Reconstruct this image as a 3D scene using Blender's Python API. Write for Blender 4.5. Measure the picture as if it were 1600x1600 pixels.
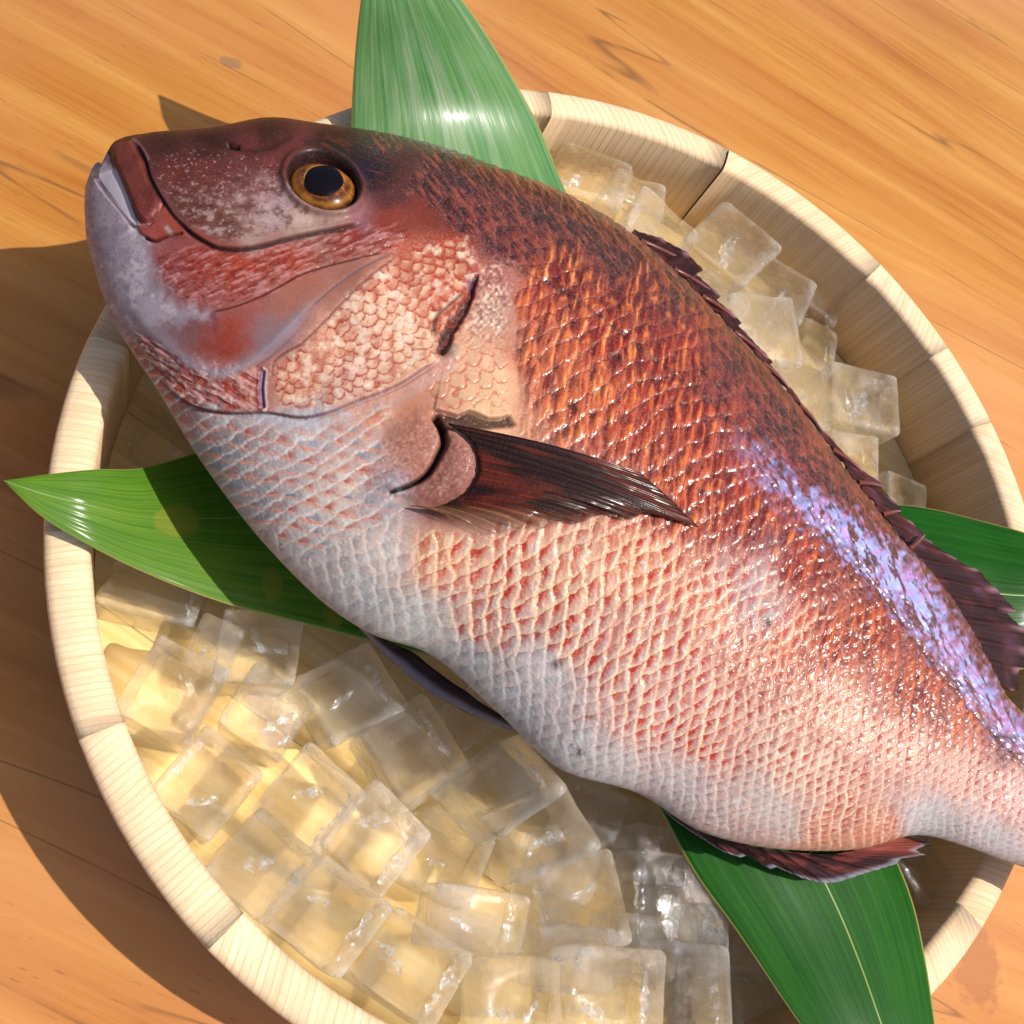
import bpy, math, random
import numpy as np
from mathutils import Vector, Matrix

sc = bpy.context.scene
for o in list(bpy.data.objects):
    bpy.data.objects.remove(o)
COL = sc.collection
rng = np.random.default_rng(7)
random.seed(7)

# ------------------------------------------------------------------ camera, sky, sun, exposure
S = 0.2            # outer radius of the tub in metres; shapes below are measured in tub radii
ZT = 0.35          # height of the rim above the table, in tub radii (rim plane = 0)
CAM = np.array([-0.78256858, -0.6495666, 1.6526717])
RX, RY = 0.35484682, -0.32583571
F = 1600.0
_cx, _sx, _cy, _sy = math.cos(RX), math.sin(RX), math.cos(RY), math.sin(RY)
ROT = np.array([[_cy, 0, _sy], [0, 1, 0], [-_sy, 0, _cy]]) @ np.array([[1, 0, 0], [0, _cx, -_sx], [0, _sx, _cx]])

def W(p):
    """tub-radius coordinates -> metres"""
    p = np.asarray(p, float)
    return (p + np.array([0, 0, ZT])) * S

cam = bpy.data.cameras.new('camera')
cam.sensor_width = 36.0
cam.lens = 36.0
cam.clip_start = 0.01
cam.clip_end = 100
camo = bpy.data.objects.new('camera', cam)
COL.objects.link(camo)
M4 = Matrix([list(ROT[i]) + [0] for i in range(3)] + [[0, 0, 0, 1]])
M4.translation = Vector(W(CAM))
camo.matrix_world = M4
sc.camera = camo

AZ, EL = math.radians(-10.5), math.radians(61)
SUNV = Vector((math.cos(AZ) * math.cos(EL), math.sin(AZ) * math.cos(EL), math.sin(EL)))
world = bpy.data.worlds.new('World')
sc.world = world
world.use_nodes = True
wn = world.node_tree
sky = wn.nodes.new('ShaderNodeTexSky')
sky.sky_type = 'NISHITA'
sky.sun_disc = False
sky.sun_elevation = EL
sky.sun_rotation = math.pi / 2 - AZ
sky.air_density = 1.0
sky.dust_density = 3.0
sky.ozone_density = 0.0
bg = wn.nodes['Background']
wn.links.new(sky.outputs[0], bg.inputs[0])
bg.inputs[1].default_value = 0.11
sun = bpy.data.lights.new('sun', 'SUN')
sun.energy = 4.5
sun.angle = math.radians(0.5)
sun.color = (1.0, 0.955, 0.885)
suno = bpy.data.objects.new('sun', sun)
suno.rotation_euler = SUNV.to_track_quat('Z', 'Y').to_euler()
suno.location = SUNV * 3
COL.objects.link(suno)
sc.view_settings.view_transform = 'Standard'
sc.view_settings.look = 'None'
sc.view_settings.exposure = 0.08
sc.view_settings.gamma = 1.0
cy = sc.cycles
cy.max_bounces = 14
cy.transmission_bounces = 14
cy.transparent_max_bounces = 16
cy.glossy_bounces = 4
cy.diffuse_bounces = 8
cy.caustics_refractive = True
cy.caustics_reflective = False
cy.blur_glossy = 2.5
cy.sample_clamp_indirect = 12.0
cy.use_denoising = True

# ------------------------------------------------------------------ measuring helpers
def at(px, py, z):
    """point of the place seen at photo position (px,py) lying z tub radii above the rim plane"""
    px = np.asarray(px, float); py = np.asarray(py, float); z = np.asarray(z, float) + 0 * px
    d = np.stack([(px - 800) / F, -(py - 800) / F, -np.ones_like(px)], -1) @ ROT.T
    t = (z - CAM[2]) / d[..., 2]
    return CAM + d * t[..., None]

def proj(X):
    d = (X - CAM) @ ROT
    return np.stack([800 + F * d[..., 0] / -d[..., 2], 800 - F * d[..., 1] / -d[..., 2]], -1)

def lin(c):
    c = np.asarray(c, float) / 255.0
    return np.where(c <= 0.04045, c / 12.92, ((c + 0.055) / 1.055) ** 2.4)

def sstep(a, b, x):
    t = np.clip((x - a) / (b - a), 0, 1)
    return t * t * (3 - 2 * t)

def hash2(ix, iy, seed=0):
    h = (ix.astype(np.int64) * 374761393 + iy.astype(np.int64) * 668265263 + seed * 974634777) & 0xFFFFFFFF
    h = ((h ^ (h >> 13)) * 1274126177) & 0xFFFFFFFF
    h = h ^ (h >> 16)
    return (h & 0xFFFFFF) / float(0xFFFFFF)

def vnoise(x, y, seed=0):
    ix = np.floor(x); iy = np.floor(y)
    fx = x - ix; fy = y - iy
    fx = fx * fx * (3 - 2 * fx); fy = fy * fy * (3 - 2 * fy)
    a = hash2(ix, iy, seed); b = hash2(ix + 1, iy, seed)
    c = hash2(ix, iy + 1, seed); d = hash2(ix + 1, iy + 1, seed)
    return (a * (1 - fx) + b * fx) * (1 - fy) + (c * (1 - fx) + d * fx) * fy

def fbm(x, y, seed=0, oct=4):
    s = 0; a = 0.5; t = 0
    for i in range(oct):
        s = s + a * vnoise(x * 2 ** i + 17.3 * i, y * 2 ** i + 9.1 * i, seed + i); t += a; a *= 0.55
    return s / t

def cubic(P, u, uq):
    """Catmull-Rom style interpolation of rows P at knots u"""
    P = np.asarray(P, float); P2 = P.reshape(len(P), -1)
    m = np.gradient(P2, u, axis=0)
    i = np.clip(np.searchsorted(u, uq, 'right') - 1, 0, len(u) - 2)
    h = (u[i + 1] - u[i])[:, None]; t = ((uq - u[i]) / h[:, 0])[:, None]
    h00 = 2 * t**3 - 3 * t**2 + 1; h10 = t**3 - 2 * t**2 + t
    h01 = -2 * t**3 + 3 * t**2; h11 = t**3 - t**2
    r = h00 * P2[i] + h10 * h * m[i] + h01 * P2[i + 1] + h11 * h * m[i + 1]
    return r.reshape((len(uq),) + P.shape[1:])

def resample(pts, n, smooth=True):
    pts = np.asarray(pts, float)
    u = np.r_[0, np.cumsum(np.linalg.norm(np.diff(pts[:, :2], axis=0), axis=1))]
    q = np.linspace(0, u[-1], n)
    if smooth and len(pts) > 2:
        return cubic(pts, u, q)
    return np.stack([np.interp(q, u, pts[:, k]) for k in range(pts.shape[1])], 1)

# ------------------------------------------------------------------ object helpers
def tag(o, label=None, cat=None, group=None, kind=None):
    for k, v in (('label', label), ('category', cat), ('group', group), ('kind', kind)):
        if v:
            o[k] = v
    return o

def empty(name, loc=(0, 0, 0)):
    o = bpy.data.objects.new(name, None)
    o.empty_display_size = 0.02
    o.location = loc
    COL.objects.link(o)
    return o

def add_mesh(name, verts, faces, mat, parent=None, smooth=True, attrs=None, origin=None, uv=None):
    """verts in metres. attrs: {name: (n,4) colour} on points."""
    verts = np.asarray(verts, np.float32)
    org = np.zeros(3) if origin is None else np.asarray(origin, float)
    me = bpy.data.meshes.new(name)
    faces = [np.asarray(f, np.int32) for f in (faces if isinstance(faces, list) else [faces])]
    nf = sum(len(f) for f in faces)
    loops = np.concatenate([f.ravel() for f in faces])
    sizes = np.concatenate([np.full(len(f), f.shape[1], np.int32) for f in faces])
    starts = np.r_[0, np.cumsum(sizes)[:-1]].astype(np.int32)
    me.vertices.add(len(verts)); me.vertices.foreach_set('co', (verts - org.astype(np.float32)).ravel())
    me.loops.add(len(loops)); me.loops.foreach_set('vertex_index', loops.astype(np.int32))
    me.polygons.add(nf); me.polygons.foreach_set('loop_start', starts)
    if smooth:
        me.polygons.foreach_set('use_smooth', np.ones(nf, bool))
    me.update(calc_edges=True)
    if attrs:
        for k, a in attrs.items():
            at_ = me.color_attributes.new(k, 'FLOAT_COLOR', 'POINT')
            at_.data.foreach_set('color', np.asarray(a, np.float32).ravel())
    if uv is not None:
        ul = me.uv_layers.new(name='UVMap')
        ul.data.foreach_set('uv', np.asarray(uv, np.float32)[loops].ravel())
    me.validate()
    me.materials.append(mat)
    o = bpy.data.objects.new(name, me)
    o.location = org
    COL.objects.link(o)
    if parent is not None:
        o.parent = parent
        o.matrix_parent_inverse = Matrix.Identity(4)
        o.location = Vector(org) - Vector(parent_world(parent))
    return o

def parent_world(p):
    v = Vector((0, 0, 0))
    while p is not None:
        v = v + p.location
        p = p.parent
    return v

def gridfaces(n, m, off=0, flip=False, wrap=False):
    i = np.arange(n - 1)[:, None]; j = np.arange(m if wrap else m - 1)[None, :]
    j2 = (j + 1) % m
    a = i * m + j; b = i * m + j2; c = (i + 1) * m + j2; d = (i + 1) * m + j
    f = np.stack([a, b, c, d] if not flip else [a, d, c, b], -1).reshape(-1, 4)
    return f + off

# ------------------------------------------------------------------ node helpers
class NT:
    def __init__(s, name):
        s.m = bpy.data.materials.new(name); s.m.use_nodes = True
        s.t = s.m.node_tree; s.t.nodes.clear()
        s.out = s.t.nodes.new('ShaderNodeOutputMaterial')
    def n(s, typ, **kw):
        nd = s.t.nodes.new(typ)
        for k, v in kw.items():
            setattr(nd, k, v)
        return nd
    def l(s, a, b):
        s.t.links.new(a, b)
    def val(s, sock, v):
        if hasattr(v, 'links') or isinstance(v, bpy.types.NodeSocket):
            s.l(v, sock)
        else:
            sock.default_value = v
    def math(s, op, a, b=0.0, c=None, clamp=False):
        nd = s.n('ShaderNodeMath', operation=op); nd.use_clamp = clamp
        s.val(nd.inputs[0], a); s.val(nd.inputs[1], b)
        if c is not None: s.val(nd.inputs[2], c)
        return nd.outputs[0]
    def noise(s, vec, scale, detail=3.0, rough=0.55, dist=0.0):
        nd = s.n('ShaderNodeTexNoise'); s.l(vec, nd.inputs['Vector'])
        nd.inputs['Scale'].default_value = scale; nd.inputs['Detail'].default_value = detail
        nd.inputs['Roughness'].default_value = rough; nd.inputs['Distortion'].default_value = dist
        return nd.outputs[0]
    def mapping(s, vec, scale=(1, 1, 1), rot=(0, 0, 0), loc=(0, 0, 0)):
        nd = s.n('ShaderNodeMapping'); s.l(vec, nd.inputs[0])
        nd.inputs['Scale'].default_value = scale; nd.inputs['Rotation'].default_value = rot
        nd.inputs['Location'].default_value = loc
        return nd.outputs[0]
    def ramp(s, fac, stops, interp='LINEAR'):
        nd = s.n('ShaderNodeValToRGB'); s.l(fac, nd.inputs[0]); cr = nd.color_ramp
        cr.interpolation = interp
        while len(cr.elements) < len(stops): cr.elements.new(0.5)
        for e, (p, c) in zip(cr.elements, stops):
            e.position = p; e.color = (*c, 1) if len(c) == 3 else c
        return nd.outputs[0]
    def mix(s, fac, a, b, mode='MIX'):
        nd = s.n('ShaderNodeMix', data_type='RGBA', blend_type=mode)
        s.val(nd.inputs[0], fac)
        for sock, v in ((nd.inputs[6], a), (nd.inputs[7], b)):
            if isinstance(v, (tuple, list)): v = (*v, 1) if len(v) == 3 else v
            s.val(sock, v)
        return nd.outputs[2]
    def mapr(s, v, a, b, c=0.0, d=1.0):
        nd = s.n('ShaderNodeMapRange'); s.l(v, nd.inputs[0])
        for i, q in enumerate((a, b, c, d)): nd.inputs[i + 1].default_value = q
        return nd.outputs[0]
    def bump(s, h, strength, dist, normal=None):
        nd = s.n('ShaderNodeBump'); s.l(h, nd.inputs['Height'])
        nd.inputs['Strength'].default_value = strength; nd.inputs['Distance'].default_value = dist
        if normal is not None: s.l(normal, nd.inputs['Normal'])
        return nd.outputs[0]
    def pbsdf(s, **kw):
        nd = s.n('ShaderNodeBsdfPrincipled')
        for k, v in kw.items():
            k = k.replace('_', ' ')
            if isinstance(v, tuple) and len(v) == 3: v = (*v, 1)
            s.val(nd.inputs[k], v)
        return nd

# ------------------------------------------------------------------ materials
def mat_table():
    t = NT('varnished_wood'); co = t.n('ShaderNodeTexCoord').outputs['Object']
    a = at(1240, 215, -ZT); b = at(1600, 437, -ZT)
    ang = math.atan2(b[1] - a[1], b[0] - a[0])
    v = t.mapping(co, rot=(0, 0, -ang))
    warp = t.noise(t.mapping(v, (1.6, 7, 1)), 1.0, 2)
    wv = t.n('ShaderNodeCombineXYZ'); t.l(t.math('MULTIPLY', t.math('SUBTRACT', warp, 0.5), 0.05), wv.inputs[1])
    va = t.n('ShaderNodeVectorMath', operation='ADD'); t.l(v, va.inputs[0]); t.l(wv.outputs[0], va.inputs[1])
    vv = va.outputs[0]
    broad = t.noise(t.mapping(vv, (2.2, 34, 1)), 1.0, 4, 0.6)
    mid = t.noise(t.mapping(vv, (6, 120, 1)), 1.0, 4, 0.6)
    fine = t.noise(t.mapping(vv, (16, 900, 1)), 1.0, 4, 0.65)
    big = t.noise(t.mapping(co, (3.0, 4.5, 1), loc=(0.35, 0.2, 0)), 1.0, 2)
    mixv = t.math('ADD', t.math('MULTIPLY', broad, 0.55), t.math('ADD', t.math('MULTIPLY', mid, 0.25), t.math('MULTIPLY', fine, 0.20)))
    col = t.ramp(mixv, [(0.30, (0.25, 0.065, 0.008)), (0.43, (0.41, 0.148, 0.022)), (0.55, (0.50, 0.218, 0.044)), (0.68, (0.60, 0.305, 0.088))])
    col = t.mix(t.mapr(big, 0.42, 0.62, 0.0, 0.55), col, (0.56, 0.25, 0.105), 'MIX')  # broad pinkish tone, standing in for glare on the varnish
    # growth-ring cracks: thin contour lines of a stretched noise
    cn = t.noise(t.mapping(vv, (1.3, 17, 1), loc=(3.1, 1.7, 0)), 1.0, 2, 0.5)
    cl = t.math('ABSOLUTE', t.math('SUBTRACT', t.math('FRACT', t.math('MULTIPLY', cn, 5.0)), 0.5))
    br = t.noise(t.mapping(v, (22, 90, 1)), 1.0, 2)
    line = t.math('MULTIPLY', t.mapr(cl, 0.0, 0.028, 1.0, 0.0), t.mapr(br, 0.40, 0.55, 0.1, 1.0))
    pores = t.noise(t.mapping(v, (90, 700, 1), loc=(1, 4, 0)), 1.0, 2)
    pz = t.noise(t.mapping(v, (5, 22, 1), loc=(7, 4, 0)), 1.0, 2)
    pore = t.math('MULTIPLY', t.mapr(pores, 0.64, 0.72, 0.0, 1.0), t.mapr(pz, 0.40, 0.60, 0.15, 1.0))
    dark = t.math('MAXIMUM', t.math('MULTIPLY', line, 0.62), t.math('MULTIPLY', pore, 0.35))
    col = t.mix(dark, col, (0.11, 0.04, 0.018))
    # a damp mark beside the tub and a small grey knot
    for (qx, qy, rx_, ry_, cc_, st_) in ((1527, 1512, 0.0125, 0.0165, (0.30, 0.105, 0.040), 0.55), (362, 98, 0.0052, 0.0034, (0.20, 0.13, 0.08), 0.6)):
        c0 = W(at(qx, qy, -ZT))
        m_ = t.mapping(co, (1 / rx_, 1 / ry_, 1), loc=(-c0[0] / rx_, -c0[1] / ry_, 0))
        ln_ = t.n('ShaderNodeVectorMath', operation='LENGTH'); t.l(m_, ln_.inputs[0])
        nn = t.noise(co, 160, 3)
        col = t.mix(t.math('MULTIPLY', t.mapr(t.math('ADD', ln_.outputs['Value'], t.math('MULTIPLY', t.math('SUBTRACT', nn, 0.5), 1.6)), 0.8, 1.15, 1.0, 0.0), st_), col, cc_)
    bp = t.bump(t.math('ADD', t.math('MULTIPLY', mid, 0.5), t.math('MULTIPLY', fine, 0.5)), 0.12, 0.001)
    sm = t.noise(t.mapping(co, (9, 9, 1)), 1.0, 3)
    p = t.pbsdf(Base_Color=col, Roughness=t.mapr(sm, 0.3, 0.7, 0.32, 0.5), Normal=bp, Coat_Weight=0.10, Coat_Roughness=0.25)
    p.inputs['Specular IOR Level'].default_value = 0.22
    t.l(p.outputs[0], t.out.inputs[0])
    return t.m

def mat_stave():
    t = NT('pale_cypress_wood'); co = t.n('ShaderNodeTexCoord').outputs['Object']
    oi = t.n('ShaderNodeObjectInfo').outputs['Random']
    ang = t.math('MULTIPLY', t.math('SUBTRACT', oi, 0.5), 1.1)
    vr = t.n('ShaderNodeVectorRotate', rotation_type='Z_AXIS'); t.l(co, vr.inputs['Vector']); t.l(ang, vr.inputs['Angle'])
    off = t.n('ShaderNodeCombineXYZ'); t.l(t.math('MULTIPLY', oi, 13.7), off.inputs[1]); t.l(t.math('MULTIPLY', oi, 7.1), off.inputs[0])
    va = t.n('ShaderNodeVectorMath', operation='ADD'); t.l(vr.outputs[0], va.inputs[0]); t.l(off.outputs[0], va.inputs[1])
    v = va.outputs[0]
    rings = t.noise(t.mapping(v, (25, 330, 1.2)), 1.0, 2, 0.5)
    rings2 = t.noise(t.mapping(v, (60, 1400, 3)), 1.0, 2, 0.5)
    wob = t.noise(t.mapping(v, (30, 30, 3)), 1.0, 2)
    sep = t.n('ShaderNodeSeparateXYZ'); t.l(v, sep.inputs[0])
    freq = t.mapr(oi, 0.0, 1.0, 2100, 3600)
    w = t.math('SINE', t.math('ADD', t.math('MULTIPLY', sep.outputs[1], freq), t.math('MULTIPLY', wob, 9.0)))
    lines = t.mapr(w, 0.55, 1.0, 0.0, 1.0)
    col = t.ramp(rings, [(0.3, (0.67, 0.475, 0.285)), (0.5, (0.74, 0.545, 0.345)), (0.7, (0.78, 0.595, 0.395))])
    col = t.mix(t.math('MULTIPLY', lines, t.mapr(rings2, 0.35, 0.65, 0.25, 0.55)), col, (0.55, 0.31, 0.13))
    col = t.mix(t.math('MULTIPLY', t.mapr(oi, 0, 1, 0, 1), 0.10), col, (0.72, 0.47, 0.25))
    st = t.noise(t.mapping(co, (40, 40, 18)), 1.0, 4)
    col = t.mix(t.mapr(st, 0.55, 0.75, 0.0, 0.22), col, (0.48, 0.27, 0.12))
    fib = t.noise(t.mapping(co, (900, 900, 60)), 1.0, 2)
    bp = t.bump(t.math('ADD', t.math('MULTIPLY', lines, 0.5), fib), 0.16, 0.0006)
    p = t.pbsdf(Base_Color=col, Roughness=0.6, Normal=bp)
    p.inputs['Specular IOR Level'].default_value = 0.3
    t.l(p.outputs[0], t.out.inputs[0])
    return t.m

def mat_board():
    t = NT('tub_floor_wood'); co = t.n('ShaderNodeTexCoord').outputs['Object']
    oi = t.n('ShaderNodeObjectInfo').outputs['Random']
    off = t.n('ShaderNodeCombineXYZ'); t.l(t.math('MULTIPLY', oi, 9.0), off.inputs[1])
    va = t.n('ShaderNodeVectorMath', operation='ADD'); t.l(co, va.inputs[0]); t.l(off.outputs[0], va.inputs[1])
    v = va.outputs[0]
    n1 = t.noise(t.mapping(v, (4, 130, 4)), 1.0, 3)
    n2 = t.noise(t.mapping(v, (12, 600, 4)), 1.0, 2)
    col = t.ramp(t.math('ADD', t.math('MULTIPLY', n1, 0.7), t.math('MULTIPLY', n2, 0.3)),
                 [(0.32, (0.66, 0.38, 0.11)), (0.5, (0.82, 0.56, 0.22)), (0.68, (0.88, 0.68, 0.34))])
    bp = t.bump(n2, 0.1, 0.0005)
    p = t.pbsdf(Base_Color=col, Roughness=0.35, Normal=bp)
    t.l(p.outputs[0], t.out.inputs[0])
    return t.m

ICE_CLEAR = 0.62
def mat_ice():
    t = NT('clear_ice'); co = t.n('ShaderNodeTexCoord').outputs['Object']
    oi = t.n('ShaderNodeObjectInfo').outputs['Random']
    off = t.n('ShaderNodeCombineXYZ'); t.l(t.math('MULTIPLY', oi, 3.0), off.inputs[0]); t.l(t.math('MULTIPLY', oi, 5.0), off.inputs[2])
    va = t.n('ShaderNodeVectorMath', operation='ADD'); t.l(co, va.inputs[0]); t.l(off.outputs[0], va.inputs[1])
    v = va.outputs[0]
    n1 = t.noise(v, 60, 3, 0.5)
    n2 = t.noise(v, 260, 3, 0.5)
    n3 = t.noise(v, 1100, 2, 0.5)
    h = t.math('ADD', t.math('MULTIPLY', n1, 1.0), t.math('ADD', t.math('MULTIPLY', n2, 0.3), t.math('MULTIPLY', n3, 0.09)))
    bp = t.bump(h, 0.5, 0.004)
    g = t.n('ShaderNodeBsdfGlass'); g.inputs['IOR'].default_value = 1.31
    g.inputs['Color'].default_value = (1, 1, 1, 1)
    t.l(t.mapr(n2, 0.5, 0.75, 0.0, 0.10), g.inputs['Roughness']); t.l(bp, g.inputs['Normal'])
    tr = t.n('ShaderNodeBsdfTransparent'); tr.inputs[0].default_value = (0.99, 0.99, 0.99, 1)
    m1 = t.n('ShaderNodeMixShader'); m1.inputs[0].default_value = ICE_CLEAR
    t.l(g.outputs[0], m1.inputs[1]); t.l(tr.outputs[0], m1.inputs[2])
    gl = t.n('ShaderNodeBsdfGlossy'); gl.inputs['Roughness'].default_value = 0.03; t.l(bp, gl.inputs['Normal'])
    fz = t.n('ShaderNodeFresnel'); fz.inputs['IOR'].default_value = 1.31; t.l(bp, fz.inputs['Normal'])
    mg = t.n('ShaderNodeMixShader'); front = t.math('SUBTRACT', 1.0, t.n('ShaderNodeNewGeometry').outputs['Backfacing'])
    t.l(t.math('MULTIPLY', fz.outputs[0], front), mg.inputs[0])
    t.l(m1.outputs[0], mg.inputs[1]); t.l(gl.outputs[0], mg.inputs[2])
    # frosty cloud on some faces
    fr = t.n('ShaderNodeBsdfDiffuse'); fr.inputs[0].default_value = (0.92, 0.90, 0.90, 1)
    tl = t.n('ShaderNodeBsdfTranslucent'); tl.inputs[0].default_value = (0.95, 0.93, 0.92, 1)
    mf = t.n('ShaderNodeMixShader'); mf.inputs[0].default_value = 0.45
    t.l(fr.outputs[0], mf.inputs[1]); t.l(tl.outputs[0], mf.inputs[2])
    m2 = t.n('ShaderNodeMixShader')
    cl = t.noise(v, 38, 4, 0.6)
    geo = t.n('ShaderNodeNewGeometry')
    edge = t.mapr(geo.outputs['Pointiness'], 0.52, 0.60, 0.0, 0.45)
    t.l(t.math('ADD', t.mapr(cl, 0.42, 0.75, 0.0, 0.13), t.math('MULTIPLY', edge, t.mapr(n2, 0.35, 0.6, 0.2, 1.0)), clamp=True), m2.inputs[0])
    t.l(mg.outputs[0], m2.inputs[1]); t.l(mf.outputs[0], m2.inputs[2])
    t.l(m2.outputs[0], t.out.inputs[0])
    return t.m

def mat_leaf(name, c_dark, c_mid, c_light, gloss, spots=(), wax=0.0):
    t = NT(name)
    uv = t.n('ShaderNodeTexCoord').outputs['UV']
    s1 = t.noise(t.mapping(uv, (46, 1.6, 1)), 1.0, 3, 0.6)
    s2 = t.noise(t.mapping(uv, (190, 3.0, 1)), 1.0, 2, 0.6)
    pat = t.noise(t.mapping(uv, (2.4, 3.0, 1)), 1.0, 3)
    m = t.math('ADD', t.math('MULTIPLY', s1, 0.5), t.math('ADD', t.math('MULTIPLY', s2, 0.2), t.math('MULTIPLY', pat, 0.3)))
    col = t.ramp(m, [(0.36, c_dark), (0.5, c_mid), (0.66, c_light)])
    for su, sv, ru, rv in spots:
        m_ = t.mapping(uv, (1 / ru, 1 / rv, 1), loc=(-su / ru, -sv / rv, 0))
        ln_ = t.n('ShaderNodeVectorMath', operation='LENGTH'); t.l(m_, ln_.inputs[0])
        col = t.mix(t.mapr(t.math('ADD', ln_.outputs['Value'], t.math('MULTIPLY', s1, 0.5)), 1.1, 1.3, 0.6, 0.0), col, (0.26, 0.27, 0.025))
    if wax:
        wx_ = t.noise(t.mapping(uv, (9, 0.9, 1), loc=(2.3, 0.4, 0)), 1.0, 4, 0.7)
        col = t.mix(t.mapr(wx_, 0.50, 0.68, 0.0, wax), col, (0.50, 0.56, 0.40))
    dk = t.noise(t.mapping(uv, (90, 60, 1)), 1.0, 2)
    col = t.mix(t.mapr(dk, 0.72, 0.78, 0.0, 0.6), col, (0.02, 0.05, 0.01))
    sep = t.n('ShaderNodeSeparateXYZ'); t.l(uv, sep.inputs[0])
    e = t.math('ABSOLUTE', t.math('SUBTRACT', sep.outputs[0], 0.5))
    col = t.mix(t.mapr(e, 0.488, 0.497, 0.0, 0.8), col, (0.55, 0.47, 0.16))
    h = t.math('ADD', t.math('MULTIPLY', s2, 0.6), t.math('MULTIPLY', s1, 0.5))
    bp = t.bump(h, 0.22, 0.0008)
    rr = t.noise(t.mapping(uv, (60, 5, 1)), 1.0, 3)
    p = t.pbsdf(Base_Color=col, Roughness=t.mapr(rr, 0.35, 0.65, gloss, gloss + 0.2), Normal=bp, Coat_Weight=0.12, Coat_Roughness=0.15)
    p.inputs['Specular IOR Level'].default_value = 0.45 if gloss < 0.25 else 0.14
    tl = t.n('ShaderNodeBsdfTranslucent'); t.l(col, tl.inputs[0])
    mx = t.n('ShaderNodeMixShader'); mx.inputs[0].default_value = 0.34
    t.l(p.outputs[0], mx.inputs[1]); t.l(tl.outputs[0], mx.inputs[2])
    t.l(mx.outputs[0], t.out.inputs[0])
    return t.m

def mat_skin():
    t = NT('wet_fish_skin')
    c = t.n('ShaderNodeVertexColor', layer_name='skin')
    q = t.n('ShaderNodeVertexColor', layer_name='finish')       # r roughness, g coat, b speckle
    sp = t.n('ShaderNodeSeparateColor'); t.l(q.outputs[0], sp.inputs[0])
    co = t.n('ShaderNodeTexCoord').outputs['Object']
    n1 = t.noise(co, 1500, 3, 0.6)
    n2 = t.noise(co, 420, 3, 0.6)
    col = t.mix(t.mapr(n1, 0.52, 0.72, 0.0, 0.22), c.outputs[0], (0.9, 0.75, 0.7), 'MIX')
    col = t.mix(t.mapr(n1, 0.48, 0.28, 0.0, 0.30), col, (0.35, 0.16, 0.12), 'MULTIPLY')
    col = t.mix(sp.outputs[2], c.outputs[0], col)
    bp = t.bump(t.math('ADD', t.math('MULTIPLY', n1, 0.5), n2), 0.22, 0.0005)
    bp2 = t.bump(t.math('ADD', n1, n2), 0.12, 0.0003)
    p = t.pbsdf(Base_Color=col, Roughness=sp.outputs[0], Normal=bp, Coat_Weight=sp.outputs[1], Coat_Roughness=0.16, Coat_Normal=bp2)
    p.inputs['Coat IOR'].default_value = 1.55
    t.l(t.math('MULTIPLY_ADD', sp.outputs[1], 0.34, 0.14), p.inputs['Specular IOR Level'])
    t.l(p.outputs[0], t.out.inputs[0])
    return t.m

def mat_fin():
    t = NT('wet_fin_membrane')
    c = t.n('ShaderNodeVertexColor', layer_name='skin')
    co = t.n('ShaderNodeTexCoord').outputs['Object']
    n = t.noise(co, 900, 3, 0.6)
    bp = t.bump(n, 0.55, 0.0007)
    p = t.pbsdf(Base_Color=c.outputs[0], Roughness=0.6, Normal=bp, Coat_Weight=0.16, Coat_Roughness=0.14)
    p.inputs['Specular IOR Level'].default_value = 0.1
    tr = t.n('ShaderNodeBsdfTransparent'); t.l(t.mix(0.12, (1, 1, 1), c.outputs[0]), tr.inputs[0])
    mx = t.n('ShaderNodeMixShader'); t.l(c.outputs[1], mx.inputs[0])
    t.l(tr.outputs[0], mx.inputs[1]); t.l(p.outputs[0], mx.inputs[2])
    t.l(mx.outputs[0], t.out.inputs[0])
    return t.m

def mat_eye(name, rough, col=None):
    t = NT(name)
    if col is None:
        c = t.n('ShaderNodeVertexColor', layer_name='skin').outputs[0]
    else:
        c = (*col, 1)
    p = t.pbsdf(Base_Color=c, Roughness=rough, Coat_Weight=0.10, Coat_Roughness=0.03)
    p.inputs['Specular IOR Level'].default_value = 0.15
    t.l(p.outputs[0], t.out.inputs[0])
    return t.m

def mat_crack():
    t = NT('ice_crack'); co = t.n('ShaderNodeTexCoord').outputs['Object']
    n = t.noise(co, 420, 4, 0.65)
    d = t.n('ShaderNodeBsdfDiffuse'); d.inputs[0].default_value = (0.93, 0.92, 0.92, 1)
    g = t.n('ShaderNodeBsdfGlossy'); g.inputs['Roughness'].default_value = 0.12
    m0 = t.n('ShaderNodeMixShader'); m0.inputs[0].default_value = 0.35
    t.l(d.outputs[0], m0.inputs[1]); t.l(g.outputs[0], m0.inputs[2])
    tr = t.n('ShaderNodeBsdfTransparent')
    m = t.n('ShaderNodeMixShader'); t.l(t.mapr(n, 0.42, 0.68, 0.02, 0.75), m.inputs[0])
    t.l(tr.outputs[0], m.inputs[1]); t.l(m0.outputs[0], m.inputs[2]); t.l(m.outputs[0], t.out.inputs[0])
    return t.m
M_CRACK = mat_crack()
M_TABLE, M_STAVE, M_BOARD, M_ICE = mat_table(), mat_stave(), mat_board(), mat_ice()
M_LEAF = mat_leaf('green_bamboo_leaf', (0.045, 0.155, 0.008), (0.100, 0.235, 0.014), (0.190, 0.320, 0.028), 0.40, spots=((0.52, 0.62, 0.13, 0.05), (0.84, 0.42, 0.09, 0.022), (0.93, 0.30, 0.05, 0.02)))
M_LEAF_DARK = mat_leaf('dark_bamboo_leaf', (0.006, 0.070, 0.004), (0.013, 0.115, 0.006), (0.034, 0.170, 0.012), 0.36)
M_LEAF_PALE = mat_leaf('waxy_bamboo_leaf', (0.050, 0.200, 0.055), (0.120, 0.290, 0.085), (0.220, 0.390, 0.140), 0.24, wax=0.55)
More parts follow.
